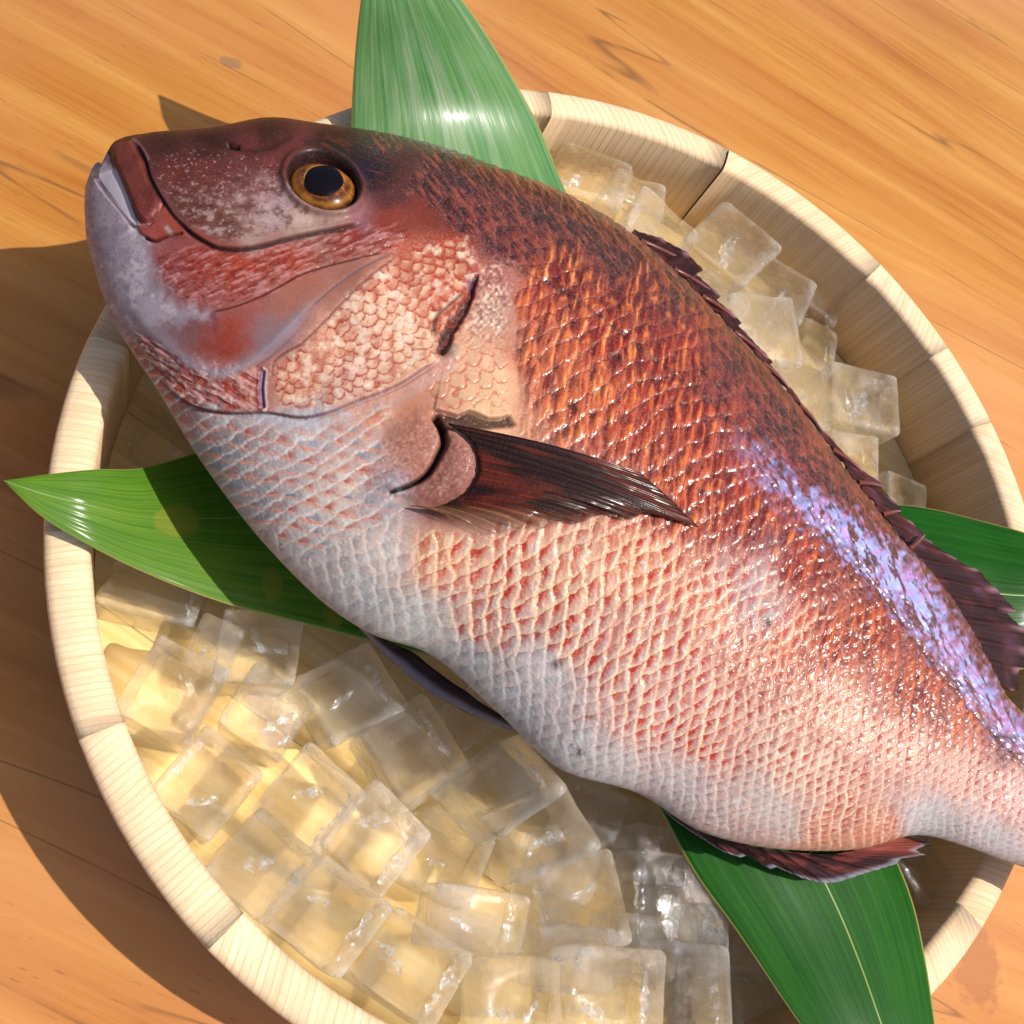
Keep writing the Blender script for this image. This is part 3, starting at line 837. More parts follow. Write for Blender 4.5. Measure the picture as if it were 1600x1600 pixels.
# flank colour chart: x, y, colour, zone (h bare head skin, o gill cover, b belly, f flank, u upper flank, k back, t tail part)
CH = [
 (200,235,84,36,30,'h'),(260,228,66,27,22,'h'),(330,222,68,28,22,'h'),(420,204,66,28,19,'h'),(520,222,60,28,17,'h'),(600,226,66,36,24,'k'),(690,246,72,38,28,'k'),
 (770,275,82,42,28,'k'),(850,312,75,40,26,'k'),(930,352,84,45,32,'k'),(640,290,92,45,36,'k'),(720,330,110,48,38,'k'),(800,380,125,52,38,'k'),(680,300,95,45,36,'k'),
 (280,270,112,48,42,'h'),(340,275,118,56,52,'h'),(300,325,108,60,52,'h'),(350,350,116,76,66,'h'),(400,300,140,92,95,'h'),(430,330,172,142,148,'h'),(395,366,188,152,146,'h'),
 (470,350,195,165,152,'h'),(435,262,118,50,46,'h'),(400,232,106,46,40,'h'),(520,345,180,145,135,'h'),(560,340,150,100,110,'h'),
 (575,272,45,28,36,'h'),(562,248,50,32,30,'h'),(600,310,95,48,50,'h'),(620,270,80,42,34,'h'),(460,232,110,50,48,'h'),
 (320,410,172,72,56,'h'),(380,420,172,70,46,'h'),(450,400,172,70,50,'h'),(540,372,150,64,48,'h'),(605,345,148,60,45,'h'),(270,410,160,82,82,'h'),(310,455,165,95,92,'h'),(660,335,135,56,40,'h'),
 (450,470,165,104,90,'h'),(550,425,162,105,92,'h'),(355,528,168,76,60,'h'),(300,505,148,100,106,'h'),(425,520,152,116,122,'h'),(390,470,165,92,86,'h'),
 (150,300,165,150,165,'h'),(160,360,160,148,160,'h'),(190,420,152,145,158,'h'),(222,470,150,142,155,'h'),(250,520,150,122,132,'h'),
 (220,545,152,108,112,'b'),(300,600,172,100,92,'b'),(370,612,178,92,74,'b'),(262,592,160,118,124,'b'),
 (480,657,186,178,186,'b'),(590,625,205,145,120,'b'),
 (470,600,205,135,108,'o'),(520,540,218,160,134,'o'),(600,480,224,175,148,'o'),(640,540,226,180,150,'o'),(690,440,192,95,65,'o'),(700,400,168,68,44,'o'),(560,600,208,165,155,'o'),(640,400,178,92,72,'o'),(610,440,205,140,115,'o'),
 (770,480,198,158,142,'o'),(740,570,218,165,135,'o'),(760,620,224,175,138,'o'),(775,430,170,105,95,'o'),
 (640,690,180,120,106,'h'),(652,640,200,135,110,'h'),(580,720,195,165,162,'b'),(600,770,162,150,160,'b'),(660,735,172,110,96,'h'),(710,740,165,105,95,'h'),(690,780,150,90,80,'h'),
 (330,690,160,155,164,'b'),(400,780,168,165,172,'b'),(360,745,155,158,166,'b'),(440,725,190,172,176,'b'),(520,770,215,192,184,'b'),(480,850,192,185,187,'b'),(590,860,208,190,185,'b'),(560,930,178,176,180,'b'),(650,980,182,182,184,'b'),
 (720,1040,186,185,190,'b'),(800,1110,188,187,193,'b'),(880,1190,196,192,197,'b'),(950,1222,202,194,196,'b'),(850,1060,200,188,192,'b'),(330,650,170,150,155,'b'),
 (690,870,222,180,150,'f'),(800,900,226,185,165,'f'),(900,900,228,192,168,'f'),(1000,880,225,172,140,'f'),(900,1000,216,188,180,'f'),(1000,1000,216,180,168,'f'),(1100,950,210,160,138,'f'),(1190,925,192,162,158,'f'),(1000,1110,216,188,184,'f'),(1100,1150,216,180,172,'f'),(1050,1225,206,187,188,'b'),(760,960,212,190,182,'f'),
 (840,470,192,98,62,'u'),(850,560,204,120,80,'u'),(905,620,206,118,72,'u'),(1000,640,180,74,40,'u'),(950,520,165,64,38,'u'),(1050,560,150,54,34,'u'),(1000,455,118,48,34,'u'),(1100,650,170,66,38,'u'),(1150,765,166,58,38,'u'),(1060,770,196,94,58,'u'),(1250,890,162,58,40,'u'),(1200,820,150,48,36,'u'),(880,440,140,58,38,'u'),
 (1050,430,88,44,34,'k'),(1150,560,102,48,40,'k'),(1220,655,108,50,44,'k'),(1300,755,112,56,48,'k'),(1380,850,110,54,58,'k'),(1450,950,106,55,66,'k'),(1520,1060,114,60,70,'k'),(1585,1140,120,65,76,'k'),(1130,600,120,50,40,'k'),(1230,740,130,55,50,'k'),(1320,840,130,56,58,'k'),(1400,930,124,58,68,'k'),(970,400,85,42,30,'k'),
 (1250,985,206,138,112,'f'),(1300,1000,184,92,60,'u'),(1360,985,182,86,48,'u'),(1430,1085,176,88,66,'u'),(1300,1100,216,168,148,'t'),(1400,1150,218,176,162,'t'),(1500,1200,218,182,174,'t'),(1580,1250,216,182,180,'t'),(1250,1200,216,187,174,'t'),(1200,1272,206,184,178,'b'),(1300,1305,214,168,150,'t'),(1180,1305,198,162,158,'b'),(1450,1292,186,180,187,'b'),(1550,1315,202,188,192,'b'),(1366,1312,208,150,128,'t'),(1500,1130,205,130,105,'u'),
]
zones = 'hobfukt'
CX = np.array([c[0] for c in CH], float); CYy = np.array([c[1] for c in CH], float)
CC = lin(np.array([c[2:5] for c in CH]))
CZ = np.array([[1.0 if c[5] == z else 0.0 for z in zones] for c in CH])
# evaluate the chart on a coarse lattice, then read it bilinearly
gx = np.arange(90, 1830, 6.0); gy = np.arange(150, 1460, 6.0)
GX, GY = np.meshgrid(gx, gy, indexing='ij')
d2 = (GX[..., None] - CX)**2 + (GY[..., None] - CYy)**2
wgt = 1 / (d2 + 18.0**2)**1.9
wgt /= wgt.sum(-1, keepdims=True)
LUT = np.concatenate([wgt @ CC, wgt @ CZ], -1)
def lut(x, y):
    i = np.clip((x - gx[0]) / 6, 0, len(gx) - 1.001); j = np.clip((y - gy[0]) / 6, 0, len(gy) - 1.001)
    a = i.astype(int); b = j.astype(int); fi = (i - a)[..., None]; fj = (j - b)[..., None]
    return (LUT[a, b] * (1 - fi) + LUT[a + 1, b] * fi) * (1 - fj) + (LUT[a, b + 1] * (1 - fi) + LUT[a + 1, b + 1] * fi) * fj
wx = (fbm(X / 26, Y / 26, 3) - .5) * 26; wy = (fbm(X / 26, Y / 26, 4) - .5) * 26
Lv = lut(X + wx, Y + wy)
base = Lv[..., :3]
Z = {z: Lv[..., 3 + i] for i, z in enumerate(zones)}
del Lv, wgt, d2
base *= 1 - Z['f'][..., None] * np.array([.06, .25, .29]) - Z['t'][..., None] * np.array([.03, .13, .15])
col = base.copy()
hgt = np.zeros(X.shape)             # relief in tub radii
rough = np.full(X.shape, 0.36)
coat = np.full(X.shape, 0.35)
speck = np.full(X.shape, 0.5) - .35 * np.clip(Z['h'] - Z['u'], 0, 1)

def mixc0(a, b, t):
    return a * (1 - t[..., None]) + b * t[..., None]

def blend(mask, c):
    global col
    c = np.asarray(c, float)
    col = col * (1 - mask[..., None]) + (lin(c) if c.ndim == 1 else c) * mask[..., None]

# ---- overlapping scales of the body
size = np.interp(arc, [0, 500, 900, 1150, 1400, 1700, 2200], [1.0, 1.0, 1.0, 0.80, 0.60, 0.50, 0.45])
Up = np.r_[0, np.cumsum(np.diff(arc) / ((size[1:] + size[:-1]) / 2))]
backk = sstep(0.45, 0.98, Wn); belk = sstep(-0.55, -1.0, Wn)
Vp = Vv / size[:, None] * (1 + 0.30 * backk + 0.22 * belk)
nz1 = (fbm(X / 45, Y / 45, 11, 3) - .5); nz2 = (fbm(X / 45, Y / 45, 12, 3) - .5)
nz3 = (fbm(X / 9, Y / 9, 13, 2) - .5); nz4 = (fbm(X / 9, Y / 9, 14, 2) - .5)
def scales(al, be, seed):
    ca, cb = np.floor(al), np.floor(be)
    fa, fb = al - ca, be - cb
    r1 = hash2(ca, cb, seed); r2 = hash2(ca, cb, seed + 1); r3 = hash2(ca, cb, seed + 2)
    return fa, fb, r1, r2, r3
al = Up[:, None] / 29 + Vp / 61 + nz1 * 1.0 + nz3 * .22
be = Up[:, None] / 29 - Vp / 61 + nz2 * 1.0 + nz4 * .22
fa, fb, r1, r2, r3 = scales(al, be, 31)
# second lattice for the flattened scales of the breast below the gill cover
ba = math.radians(-9)
bu = (X * math.cos(ba) + Y * math.sin(ba)); bv = (-X * math.sin(ba) + Y * math.cos(ba))
al2 = bu / 58 + bv / 23 + nz1 * .9 + nz3 * .2; be2 = bu / 58 - bv / 23 + nz2 * .9 + nz4 * .2
g = scales(al2, be2, 51)
breast = sstep(15, -15, sdpoly([(190,520),(300,620),(430,655),(520,652),(640,610),(660,650),(620,740),(640,800),(560,830),(480,870),(360,800),(240,620)], 60) + nz3 * 30)
pick = breast > 0.5
fa = np.where(pick, g[0], fa); fb = np.where(pick, g[1], fb)
r1 = np.where(pick, g[2], r1); r2 = np.where(pick, g[3], r2); r3 = np.where(pick, g[4], r3)
nobody = np.clip(Z['h'] * 1.5 + Z['o'] * 1.5 * (1 - sstep(795, 825, X) * sstep(480, 560, X)), 0, 1)
body = 1 - sstep(0.35, 0.75, nobody)
mx = np.maximum(fa, fb); mn = np.minimum(fa, fb)
edge = sstep(0.66, 0.90, mx) * sstep(1.0, 0.965, mx)
pocket = np.maximum(sstep(0.34, 0.04, mn) * .7, sstep(1.15, .40, fa + fb + .3 * (r1 - .5)))
streak = fbm(Uu / 5 + Vv / 60, Vv / 4.0, 61, 3)
sa = math.radians(80)
str2 = fbm((X * math.cos(sa) - Y * math.sin(sa)) / 34 + nz1, (X * math.sin(sa) + Y * math.cos(sa)) / 5.0 + nz2 * 3, 63, 3)
fineN = fbm(X / 3.2, Y / 3.2, 71, 3)
patchN = fbm(X / 60, Y / 60, 81, 3)
# colours of scale rim and of the pocket behind it, zone by zone
Zs = Z['b'] + Z['f'] + Z['u'] + Z['k'] + Z['t'] + 1e-6
Ecol = (Z['b'][..., None] * lin((212, 200, 200)) + Z['f'][..., None] * lin((242, 200, 160)) + Z['u'][..., None] * lin((224, 132, 66)) + Z['k'][..., None] * lin((140, 72, 52)) + Z['t'][..., None] * lin((240, 208, 186))) / Zs[..., None]
Kcol = (Z['b'][..., None] * lin((140, 140, 152)) + Z['f'][..., None] * lin((200, 60, 26)) + Z['u'][..., None] * lin((112, 28, 18)) + Z['k'][..., None] * lin((52, 22, 20)) + Z['t'][..., None] * lin((190, 88, 62))) / Zs[..., None]
Kcol = np.where((pick & (r3 > .25))[..., None], lin((186, 92, 76)), Kcol)
Ecol = np.where((pick & (fb > fa))[..., None], lin((214, 150, 128)), Ecol)
kst = np.clip(0.30 + 1.5 * r1 * sstep(.30, .62, patchN + .3 * (r2 - .5)) + 0.3 * r2, 0, 1)
kst = kst * (Z['f'] * 1.35 + Z['u'] * 0.85 + Z['t'] * 1.0 + Z['b'] * (0.45 + 0.3 * breast) + Z['k'] * 0.7)
kfade = 1 - sstep(.15, .75, np.maximum(fa, fb)) * 0.75
m = pocket * kst * kfade * body * (0.75 + 0.5 * streak)
blend(np.clip(m, 0, 1), Kcol)
# pearly middle of each scale: lavender grey in the light flank, ember orange higher up
cen = sstep(0.30, 0.60, mn) * sstep(0.9, 0.7, mx) * body
blend(np.clip(cen * r2 * Z['f'] * 0.55, 0, 1), (205, 178, 182))
blend(np.clip(cen * sstep(.45, .9, r2) * Z['u'] * 0.8 * (0.4 + streak), 0, 1), (228, 140, 66))
blend(np.clip(cen * sstep(.6, .0, r2) * Z['u'] * 0.55, 0, 1), (150, 44, 28))
blend(np.clip(cen * sstep(.4, .9, r3) * Z['b'] * 0.4, 0, 1), (222, 214, 206))
em = edge * body * (0.55 + 0.6 * r2) * sstep(.15, .5, fineN + .3 * r3) * (Z['f'] * 0.50 + Z['u'] * 0.16 + Z['t'] * 0.5 + Z['b'] * (0.28 + .45 * breast) + Z['k'] * 0.12)
blend(np.clip(em * (0.6 + 0.8 * streak), 0, 1), Ecol)
us_ = Z['u'] * body
blend(np.clip(us_ * sstep(.52, .70, str2) * .55, 0, 1), (214, 112, 50))
blend(np.clip(us_ * sstep(.66, .80, str2) * .6 * sstep(1150, 950, X), 0, 1), (240, 180, 112))
blend(np.clip(us_ * sstep(.46, .30, str2) * .7, 0, 1), (118, 28, 16))
blend(np.clip((Z['f'] + Z['t']) * body * sstep(.58, .74, str2) * .25, 0, 1), (248, 220, 190))
blend(np.clip((Z['f'] * .8 + Z['t']) * body * sstep(.42, .28, str2) * .3, 0, 1), (190, 84, 58))
# dark creases between rows on the upper flank
crease = sstep(0.10, 0.015, fb) * 0.75 + sstep(0.09, 0.015, fa) * 0.45
blend(np.clip(crease * body * (Z['u'] * 0.9 + Z['k'] * 0.6 + Z['f'] * 0.45 + Z['t'] * .4), 0, 1), (88, 24, 18))
saw = lambda f_: f_ * (1 - sstep(.74, 1.0, f_))
tilt = 0.62 * saw(fa) + 0.20 * saw(fb) - 0.12
sc_amp = (Z['f'] * 0.0038 + Z['u'] * 0.0050 + Z['t'] * 0.0034 + Z['b'] * 0.0014 + Z['k'] * 0.0024) * body
sc_amp = sc_amp * np.interp(arc, [0, 1150, 1500, 2200], [1, 1, 0.7, 0.5])[:, None]
hgt += sc_amp * (tilt - 0.22 * pocket)
hgt += body * (0.0012 * (streak - .5) + .0034 * (Z['u'] + .6 * Z['k'] + .4 * Z['t'] + .4 * Z['f']) * (str2 - .5))

# ---- scales of the gill cover, shoulder and cheek (rounded, outlined)
def round_scales(ang, du, dv, seed, jit=.18):
    a = math.radians(ang)
    u = (X * math.cos(a) + Y * math.sin(a)) / du + nz1 * 1.4 + nz3 * jit * 1.2; v = (-X * math.sin(a) + Y * math.cos(a)) / dv + nz2 * 1.4 + nz4 * jit * 1.2
    best = np.full(X.shape, -1.0); dist = np.zeros(X.shape); rid = np.zeros(X.shape); lu = np.zeros(X.shape)
    i0 = np.floor(u)
    for k in (2, 1, 0, -1, -2, -3):       # earlier columns cover later ones
        ci = i0 + k
        cj = np.floor(v - 0.5 * (ci % 2) + .5) + 0.5 * (ci % 2)
        d = np.sqrt((u - ci)**2 * .62 + (v - cj)**2 * 2.6)
        hit = d < 1.0
        dist = np.where(hit, d, dist); rid = np.where(hit, hash2(ci, cj * 2, seed), rid); lu = np.where(hit, u - ci, lu)
    return dist, rid, lu
def apply_scales(mask, ang, du, dv, seed, c_in, c_out, amp, wline=.78, stren=1.0):
    global hgt
    d, r, lu = round_scales(ang, du, dv, seed)
    ln_ = sstep(wline, .97, d) * (0.45 + .6 * fineN)
    blend(np.clip(mask * stren * (0.15 + .75 * r) * sstep(.9, .35, d) * .62, 0, 1), c_in)
    blend(np.clip(mask * stren * ln_, 0, 1), c_out)
    hgt = hgt + mask * amp * (0.35 * np.clip(lu, -1.5, 1.2) - sstep(.75, 1.0, d) * .6)
oper = sstep(6, -6, sdpoly([(425,575),(470,540),(520,490),(566,440),(612,405),(660,385),(730,372),(752,410),(742,445),(716,492),(690,520),(684,552),(664,570),(612,600),(560,622),(505,640),(440,634)]) + nz3 * 12)
shoul = sstep(14, -14, nz3 * 26 + 10 * sstep(780, 800, X) * sstep(640, 600, Y) + sdpoly([(752,432),(768,418),(800,428),(806,470),(794,520),(797,600),(796,640),(770,648),(750,646),(738,638),(714,646),(696,640),(676,622),(655,606),(672,582),(700,566),(722,530),(742,470)]) + nz3 * 8)
cheek = sstep(8, -8, sdpoly([(238,400),(310,384),(370,392),(440,378),(530,360),(600,350),(640,362),(610,396),(545,408),(475,428),(410,462),(340,480),(285,470),(255,440)]) + nz3 * 14)
apply_scales(oper * sstep(.38, .6, fbm(X / 50, Y / 50, 91, 2) + .12), 58, 15, 22, 101, (238, 198, 164), (166, 50, 28), .0013, .74, 1.0)
apply_scales(oper * .7, 58, 15, 22, 101, (230, 184, 152), (176, 58, 32), .001, .80, .7)
apply_scales(shoul * sstep(500, 560, Y), 62, 19, 26, 111, (240, 200, 160), (190, 84, 46), .0035, .80, .8)
spk = vnoise(X / 4.0, Y / 4.0, 121)
blend(np.clip(shoul * sstep(560, 500, Y) * sstep(.55, .8, spk) * .55, 0, 1), (120, 80, 78))
blend(np.clip(shoul * sstep(560, 500, Y) * sstep(.45, .2, spk) * .5, 0, 1), (236, 208, 190))
hgt += shoul * sstep(560, 500, Y) * (spk - .5) * .003
apply_scales(cheek, 20, 26, 15, 131, (190, 98, 92), (150, 40, 26), .0025, .82, .55)
cs = fbm(X / 14 + Y / 30, (Y + X * .32) / 4.5, 141, 3)
blend(np.clip(cheek * sstep(.55, .72, cs) * .6, 0, 1), (205, 140, 142))
blend(np.clip(cheek * sstep(.47, .30, cs) * .6, 0, 1), (140, 40, 28))
hgt += cheek * .004 * (cs - .5)
# gill-cover general mottling
om = fbm(X / 12, Y / 12, 151, 3)
blend(np.clip(oper * sstep(.52, .70, om) * .5, 0, 1), (240, 214, 196))
blend(np.clip(oper * sstep(.44, .28, om) * .45, 0, 1), (176, 84, 62))

# ---- plates, lips and creases of the head
def step_edge(pts, hi, w=3.0, span=26, side=1, n=60, dark=None, dw=2.2, light=None, fadeend=.06, scale=.6):
    """raise one side of a line by hi, fading away over span, with a dark crease on the low side"""
    global hgt
    d, t = sdline(pts, 60, n)
    d = d * side
    f = sstep(0, fadeend, t) * sstep(1, 1 - fadeend, t)
    hi = hi * scale
    hgt = hgt + f * hi * sstep(-w, w, d) * np.exp(-np.maximum(d, 0) / span) * (np.abs(d) < 500)
    hgt = hgt - f * hi * .45 * np.exp(-((d + w * .8) / (w * 1.1))**2)
    if dark is not None: blend(np.clip(f * np.exp(-((d + dw * .6) / dw)**2) * .9, 0, 1), dark)
    if light is not None: blend(np.clip(f * np.exp(-((d - dw * 1.6) / (dw * 1.3))**2) * .6, 0, 1), light)
    return d, t
# lower jaw
jaw = sdpoly([(120,240),(168,255),(184,268),(205,330),(214,352),(226,385),(238,420),(252,452),(282,474),(330,488),(318,500),(262,500),(225,520),(190,530),(140,470),(110,380)])
jm = sstep(16, -18, jaw + nz3 * 26 + nz1 * 20)
blend(jm * .8, (196, 182, 198))
blend(jm * sstep(.45, .7, fbm(X / 20, Y / 20, 161, 3)) * .5, (150, 138, 158))
blend(jm * sstep(.55, .75, fbm(X / 16, Y / 16, 162, 3)) * .6, (222, 212, 222))
blend(np.clip(jm * sstep(.62, .8, fineN) * .4, 0, 1), (120, 86, 110))
# mouth lining between the jaws
lining = sstep(2.5, -2.5, sdpoly([(148,277),(158,270),(182,262),(198,305),(214,350),(206,346),(175,312),(158,292)]))
blend(lining, (204, 192, 206)); hgt -= lining * .003
step_edge([(148,278),(158,293),(175,315),(194,338),(210,360)], .008, 2, 18, 1, dark=(112, 88, 104), dw=1.8)
# upper lip (maxilla)
lip = sdpoly([(173,236),(180,226),(208,219),(214,230),(226,251),(241,289),(256,312),(252,332),(243,345),(232,352),(222,350),(214,340),(197,300),(180,261)])
lm_ = sstep(2.5, -2.5, lip)
blend(lm_, (122, 56, 46))
blend(lm_ * sstep(.42, .62, fbm(X / 22, Y / 22, 171, 3)) * .55, (92, 38, 36))
blend(lm_ * sstep(300, 345, Y) * .6, (148, 66, 66))
hgt += .009 * sstep(2, -10, lip)
blend(np.exp(-((lip) / 1.8)**2) * .7 * (X > 205), (84, 34, 32))
d, t = sdline([(222,351),(236,350),(248,338),(253,318)], 20, 20)
blend(np.exp(-(d / 1.3)**2) * .8, (208, 130, 120))  # pale highlight round the lip end, painted in
# red corner under the lip
cor = sstep(3, -3, sdpoly([(214,352),(235,356),(258,320),(285,352),(296,372),(270,372),(238,378),(222,366)]))
blend(cor * .85, (164, 74, 62)); hgt += cor * .004
d, t = sdline([(228,372),(240,377),(256,372),(272,368),(284,366)], 20, 20)
blend(np.exp(-(d / 2.0)**2) * .85, (88, 32, 30)); hgt -= np.exp(-(d / 2.2)**2) * .006
d, t = sdline([(262,358),(267,364)], 14)
blend(np.exp(-(d / 3.5)**2) * .7, (176, 160, 156))
# snout groove and the big bare plate in front of the eye
step_edge([(206,218),(218,232),(228,248),(236,277),(256,314),(280,346),(310,371),(342,387),(372,389),(402,385),(440,375),(478,366),(531,356),(570,346)], .010, 2.6, 50, -1, dark=(62, 26, 32), dw=3.0)
d, t = sdline([(209,222),(219,236),(229,252)], 20)
blend(np.exp(-((d + 4) / 2.2)**2) * .6, (160, 112, 118))
plate = sstep(4, -10, sdpoly([(236,240),(300,232),(372,236),(440,250),(452,290),(480,322),(530,338),(560,345),(470,362),(400,378),(345,382),(300,358),(262,312),(240,275)]))
pl = fbm(X / 15, Y / 9, 181, 5) + .25 * (fineN - .5)
blend(plate * sstep(.50, .74, pl) * .38 * sstep(270, 340, Y + .25 * (X - 300)), (206, 178, 178))
blend(plate * sstep(.45, .30, pl) * .5, (92, 48, 46))
blend(plate * sstep(.66, .82, fineN) * .5, (214, 172, 176))
blend(plate * sstep(.32, .18, fineN) * .45, (96, 54, 60))
d, t = sdline([(272,222),(310,219),(350,224),(384,232),(420,228),(452,214)], 30, 40)
blend(np.exp(-((d - 2) / 5.5)**2) * .5 * sstep(0, .2, t), (52, 22, 18)); hgt -= np.exp(-(d / 8)**2) * .003 * sstep(0, .2, t) * sstep(1, .8, t)
d, t = sdline([(356,224),(370,228)], 12)
blend(np.exp(-(d / 3.2)**2) * .85, (38, 18, 18)); hgt -= np.exp(-(d / 3.5)**2) * .01
# brow behind the eye: orange streaks then near black with a blue cast
br = sstep(10, -10, sdpoly([(472,222),(530,214),(600,228),(620,262),(600,300),(565,300),(556,262),(520,240)]) + nz3 * 16)
blend(br * .75, (46, 27, 28))
blend(br * sstep(.5, .75, fbm(X / 30, (Y - .35 * X) / 4, 191, 3)) * .7, (110, 52, 30))
bl = np.exp(-(((X - 568) / 16)**2 + ((Y - 302 + 30) / 22)**2))
blend(np.clip(bl * .7, 0, 1), (34, 24, 52))
# eye socket
ex, ey = (X - 505), (Y - 288)
er = math.radians(27)
eu, ev = ex * math.cos(er) + ey * math.sin(er), -ex * math.sin(er) + ey * math.cos(er)
rr = np.sqrt((eu / 57)**2 + (ev / 42)**2)
blend(np.clip(sstep(1.17, 1.0, rr) * .9, 0, 1), (52, 28, 26))
blend(np.clip(np.exp(-((rr - 1.20) / .08)**2) * .45, 0, 1), (112, 62, 56))
hgt += .010 * np.exp(-((rr - 1.12) / .13)**2) - .020 * sstep(1.04, .86, rr)
rough = np.where(rr < 1.2, .28, rough)
# cheek and gill-cover bones
step_edge([(600,396),(542,410),(475,429),(411,463),(362,482),(325,490)], .006, 2.5, 24, -1, dark=(104, 40, 36), dw=2.2)
step_edge([(618,392),(550,428),(494,472),(445,521),(420,548),(405,560)], .005, 4, 26, 1, dark=(112, 70, 76), dw=2.0, scale=.25)
step_edge([(622,398),(586,424),(560,446),(524,482),(470,536),(428,566),(424,600)], .004, 3, 30, 1, dark=(126, 60, 54), dw=2.0, scale=.3)
gb, t = sdline([(205,470),(225,505),(250,530),(287,562),(320,578),(346,585),(370,578),(390,566),(437,529),(475,487),(510,455)], 60, 60)
blend(np.clip(np.exp(-((gb) / 13)**2) * .62 * sstep(0, .08, t) * sstep(1, .8, t), 0, 1), (160, 146, 160))
hgt += np.exp(-(gb / 11)**2) * .0025 * sstep(0, .08, t) * sstep(1, .85, t)
blend(np.exp(-((gb - 13) / 2.5)**2) * .4 * sstep(.1, .2, t) * sstep(.9, .7, t), (120, 60, 62))
rp = sstep(22, -22, sdpoly([(318,505),(352,492),(388,498),(392,535),(362,560),(330,560),(305,535)]) + nz3 * 30)
blend(np.clip(rp * .9 * (om - .15), 0, .7), (170, 62, 46))
# throat rays
tr_, tt_ = sdline([(262,600),(306,632),(362,643),(419,643),(475,651),(512,643),(550,628),(625,598),(664,573),(684,562)], 60, 70)
step_edge([(246,588),(262,602),(306,634),(362,645),(419,645),(475,652),(512,645),(550,630),(625,600),(664,575),(690,560)], .011, 3, 50, -1, dark=(104, 62, 72), dw=2.6)
memb = sstep(0, 6, tr_) * sstep(34, 14, tr_) * sstep(.1, .35, tt_)
blend(np.clip(memb * .7, 0, 1), (188, 184, 194))
blend(np.clip(memb * sstep(.52, .75, tt_ + .3 * (om - .5)) * .7, 0, 1), (204, 134, 106))
thr = sstep(5, -5, sdpoly([(205,512),(240,532),(290,572),(345,594),(400,575),(414,640),(362,640),(306,628),(262,598),(225,560)]) + nz3 * 10)
ts = fbm((X + .3 * Y) / 26, (Y - .55 * X) / 5.5, 201, 3)
blend(np.clip(thr * sstep(.50, .66, ts) * .75, 0, 1), (206, 150, 148))
blend(np.clip(thr * sstep(.5, .36, ts) * .65, 0, 1), (166, 58, 44))
hgt += thr * .006 * (ts - .5)
d, t = sdline([(411,582),(409,606),(412,636)], 20, 20)
blend(np.exp(-(d / 5.0)**2) * .9, (158, 120, 156))  # lavender highlight along the slit, painted into the skin
blend(np.exp(-((d + 6) / 2.2)**2) * .8, (240, 212, 196))
blend(np.exp(-((d - 6) / 2.5)**2) * .7, (120, 40, 36)); hgt -= np.exp(-(d / 3.5)**2) * .007
# gill opening
gd, gt = sdline([(744,432),(738,452),(728,478),(713,498),(700,520),(692,545)], 40, 40)
wgil = np.interp(gt, [0, .25, .5, .75, 1.0], [4, 6, 9, 12, 9]) * (.6 + .8 * fbm(X / 10, Y / 10, 213, 2))
gm = sstep(1.15, .55, np.abs(gd) / wgil) * sstep(0, .05, gt + .03)
blend(gm * .94, (66, 20, 14))
blend(gm * sstep(.45, .7, fbm(X / 9, Y / 14, 211, 2)) * .8, (134, 48, 30))
hgt -= gm * .010
flesh = np.exp(-((np.abs(gd) - wgil * 1.15) / 5)**2) * sstep(0, .1, gt); blend(np.clip(flesh * .55 * (.3 + om), 0, 1), (150, 70, 54))
lowg = np.exp(-(((X - 706) / 11)**2 + ((Y - 548) / 10)**2))
blend(np.clip(lowg * .9, 0, 1), (158, 136, 120)); hgt += lowg * .010
d, t = sdline([(686,516),(690,500),(704,488),(724,470)], 20, 20)
blend(np.exp(-((d + 4) / 5)**2) * .7, (160, 66, 44)); hgt += np.exp(-((d + 5) / 5)**2) * .008
vio = np.exp(-(((X - 738) / 9)**2 + ((Y - 445) / 9)**2)); blend(np.clip(vio * .7, 0, 1), (92, 44, 100))
nape = np.exp(-(((X - 765) / 26)**2 + ((Y - 385) / 18)**2)) ; blend(np.clip(nape * .7 * (.4 + om), 0, 1), (82, 44, 58))
# ragged lower edge of the shoulder scales with its shadow gap painted dark
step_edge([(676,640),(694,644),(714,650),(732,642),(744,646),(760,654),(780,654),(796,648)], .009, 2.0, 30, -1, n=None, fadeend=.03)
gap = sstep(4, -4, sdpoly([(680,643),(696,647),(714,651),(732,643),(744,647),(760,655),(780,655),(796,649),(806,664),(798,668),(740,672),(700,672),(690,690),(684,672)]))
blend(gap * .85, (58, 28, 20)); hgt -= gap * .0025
# pectoral root: two rounded lobes with a slit
lobeA = sstep(22, -24, nz3 * 14 + sdpoly([(684,652),(692,676),(686,706),(668,738),(640,756),(612,766),(590,748),(600,700),(625,668),(655,645)]))
lobeB = sstep(8, -24, nz3 * 6 + sdpoly([(696,690),(712,672),(740,690),(750,715),(746,745),(728,770),(690,788),(640,786),(618,772),(640,762),(668,748),(688,720)]))
sp2 = vnoise(X / 2.8, Y / 2.8, 221)
for L_, c1 in ((lobeA, (186, 122, 104)), (lobeB, (166, 106, 96))):
    blend(L_ * .6, c1)
    blend(np.clip(L_ * sstep(.55, .85, sp2) * .35, 0, 1), (214, 172, 158))
    blend(np.clip(L_ * sstep(.42, .15, sp2) * .35, 0, 1), (120, 62, 54))
hgt += .006 * lobeA + .010 * lobeB
blend(np.clip(np.exp(-(((X - 612) / 26)**2 + ((Y - 752) / 22)**2)) * .7, 0, 1), (158, 148, 162))
sl, st_ = sdline([(681,656),(690,670),(694,688),(684,714),(665,743),(636,760),(610,769)], 40, 40)
sw = np.interp(st_, [0, .3, 1], [5.5, 5.0, 2.4])
slm = np.exp(-(sl / sw)**2)
blend(slm * .95, (34, 16, 16)); hgt -= slm * .022
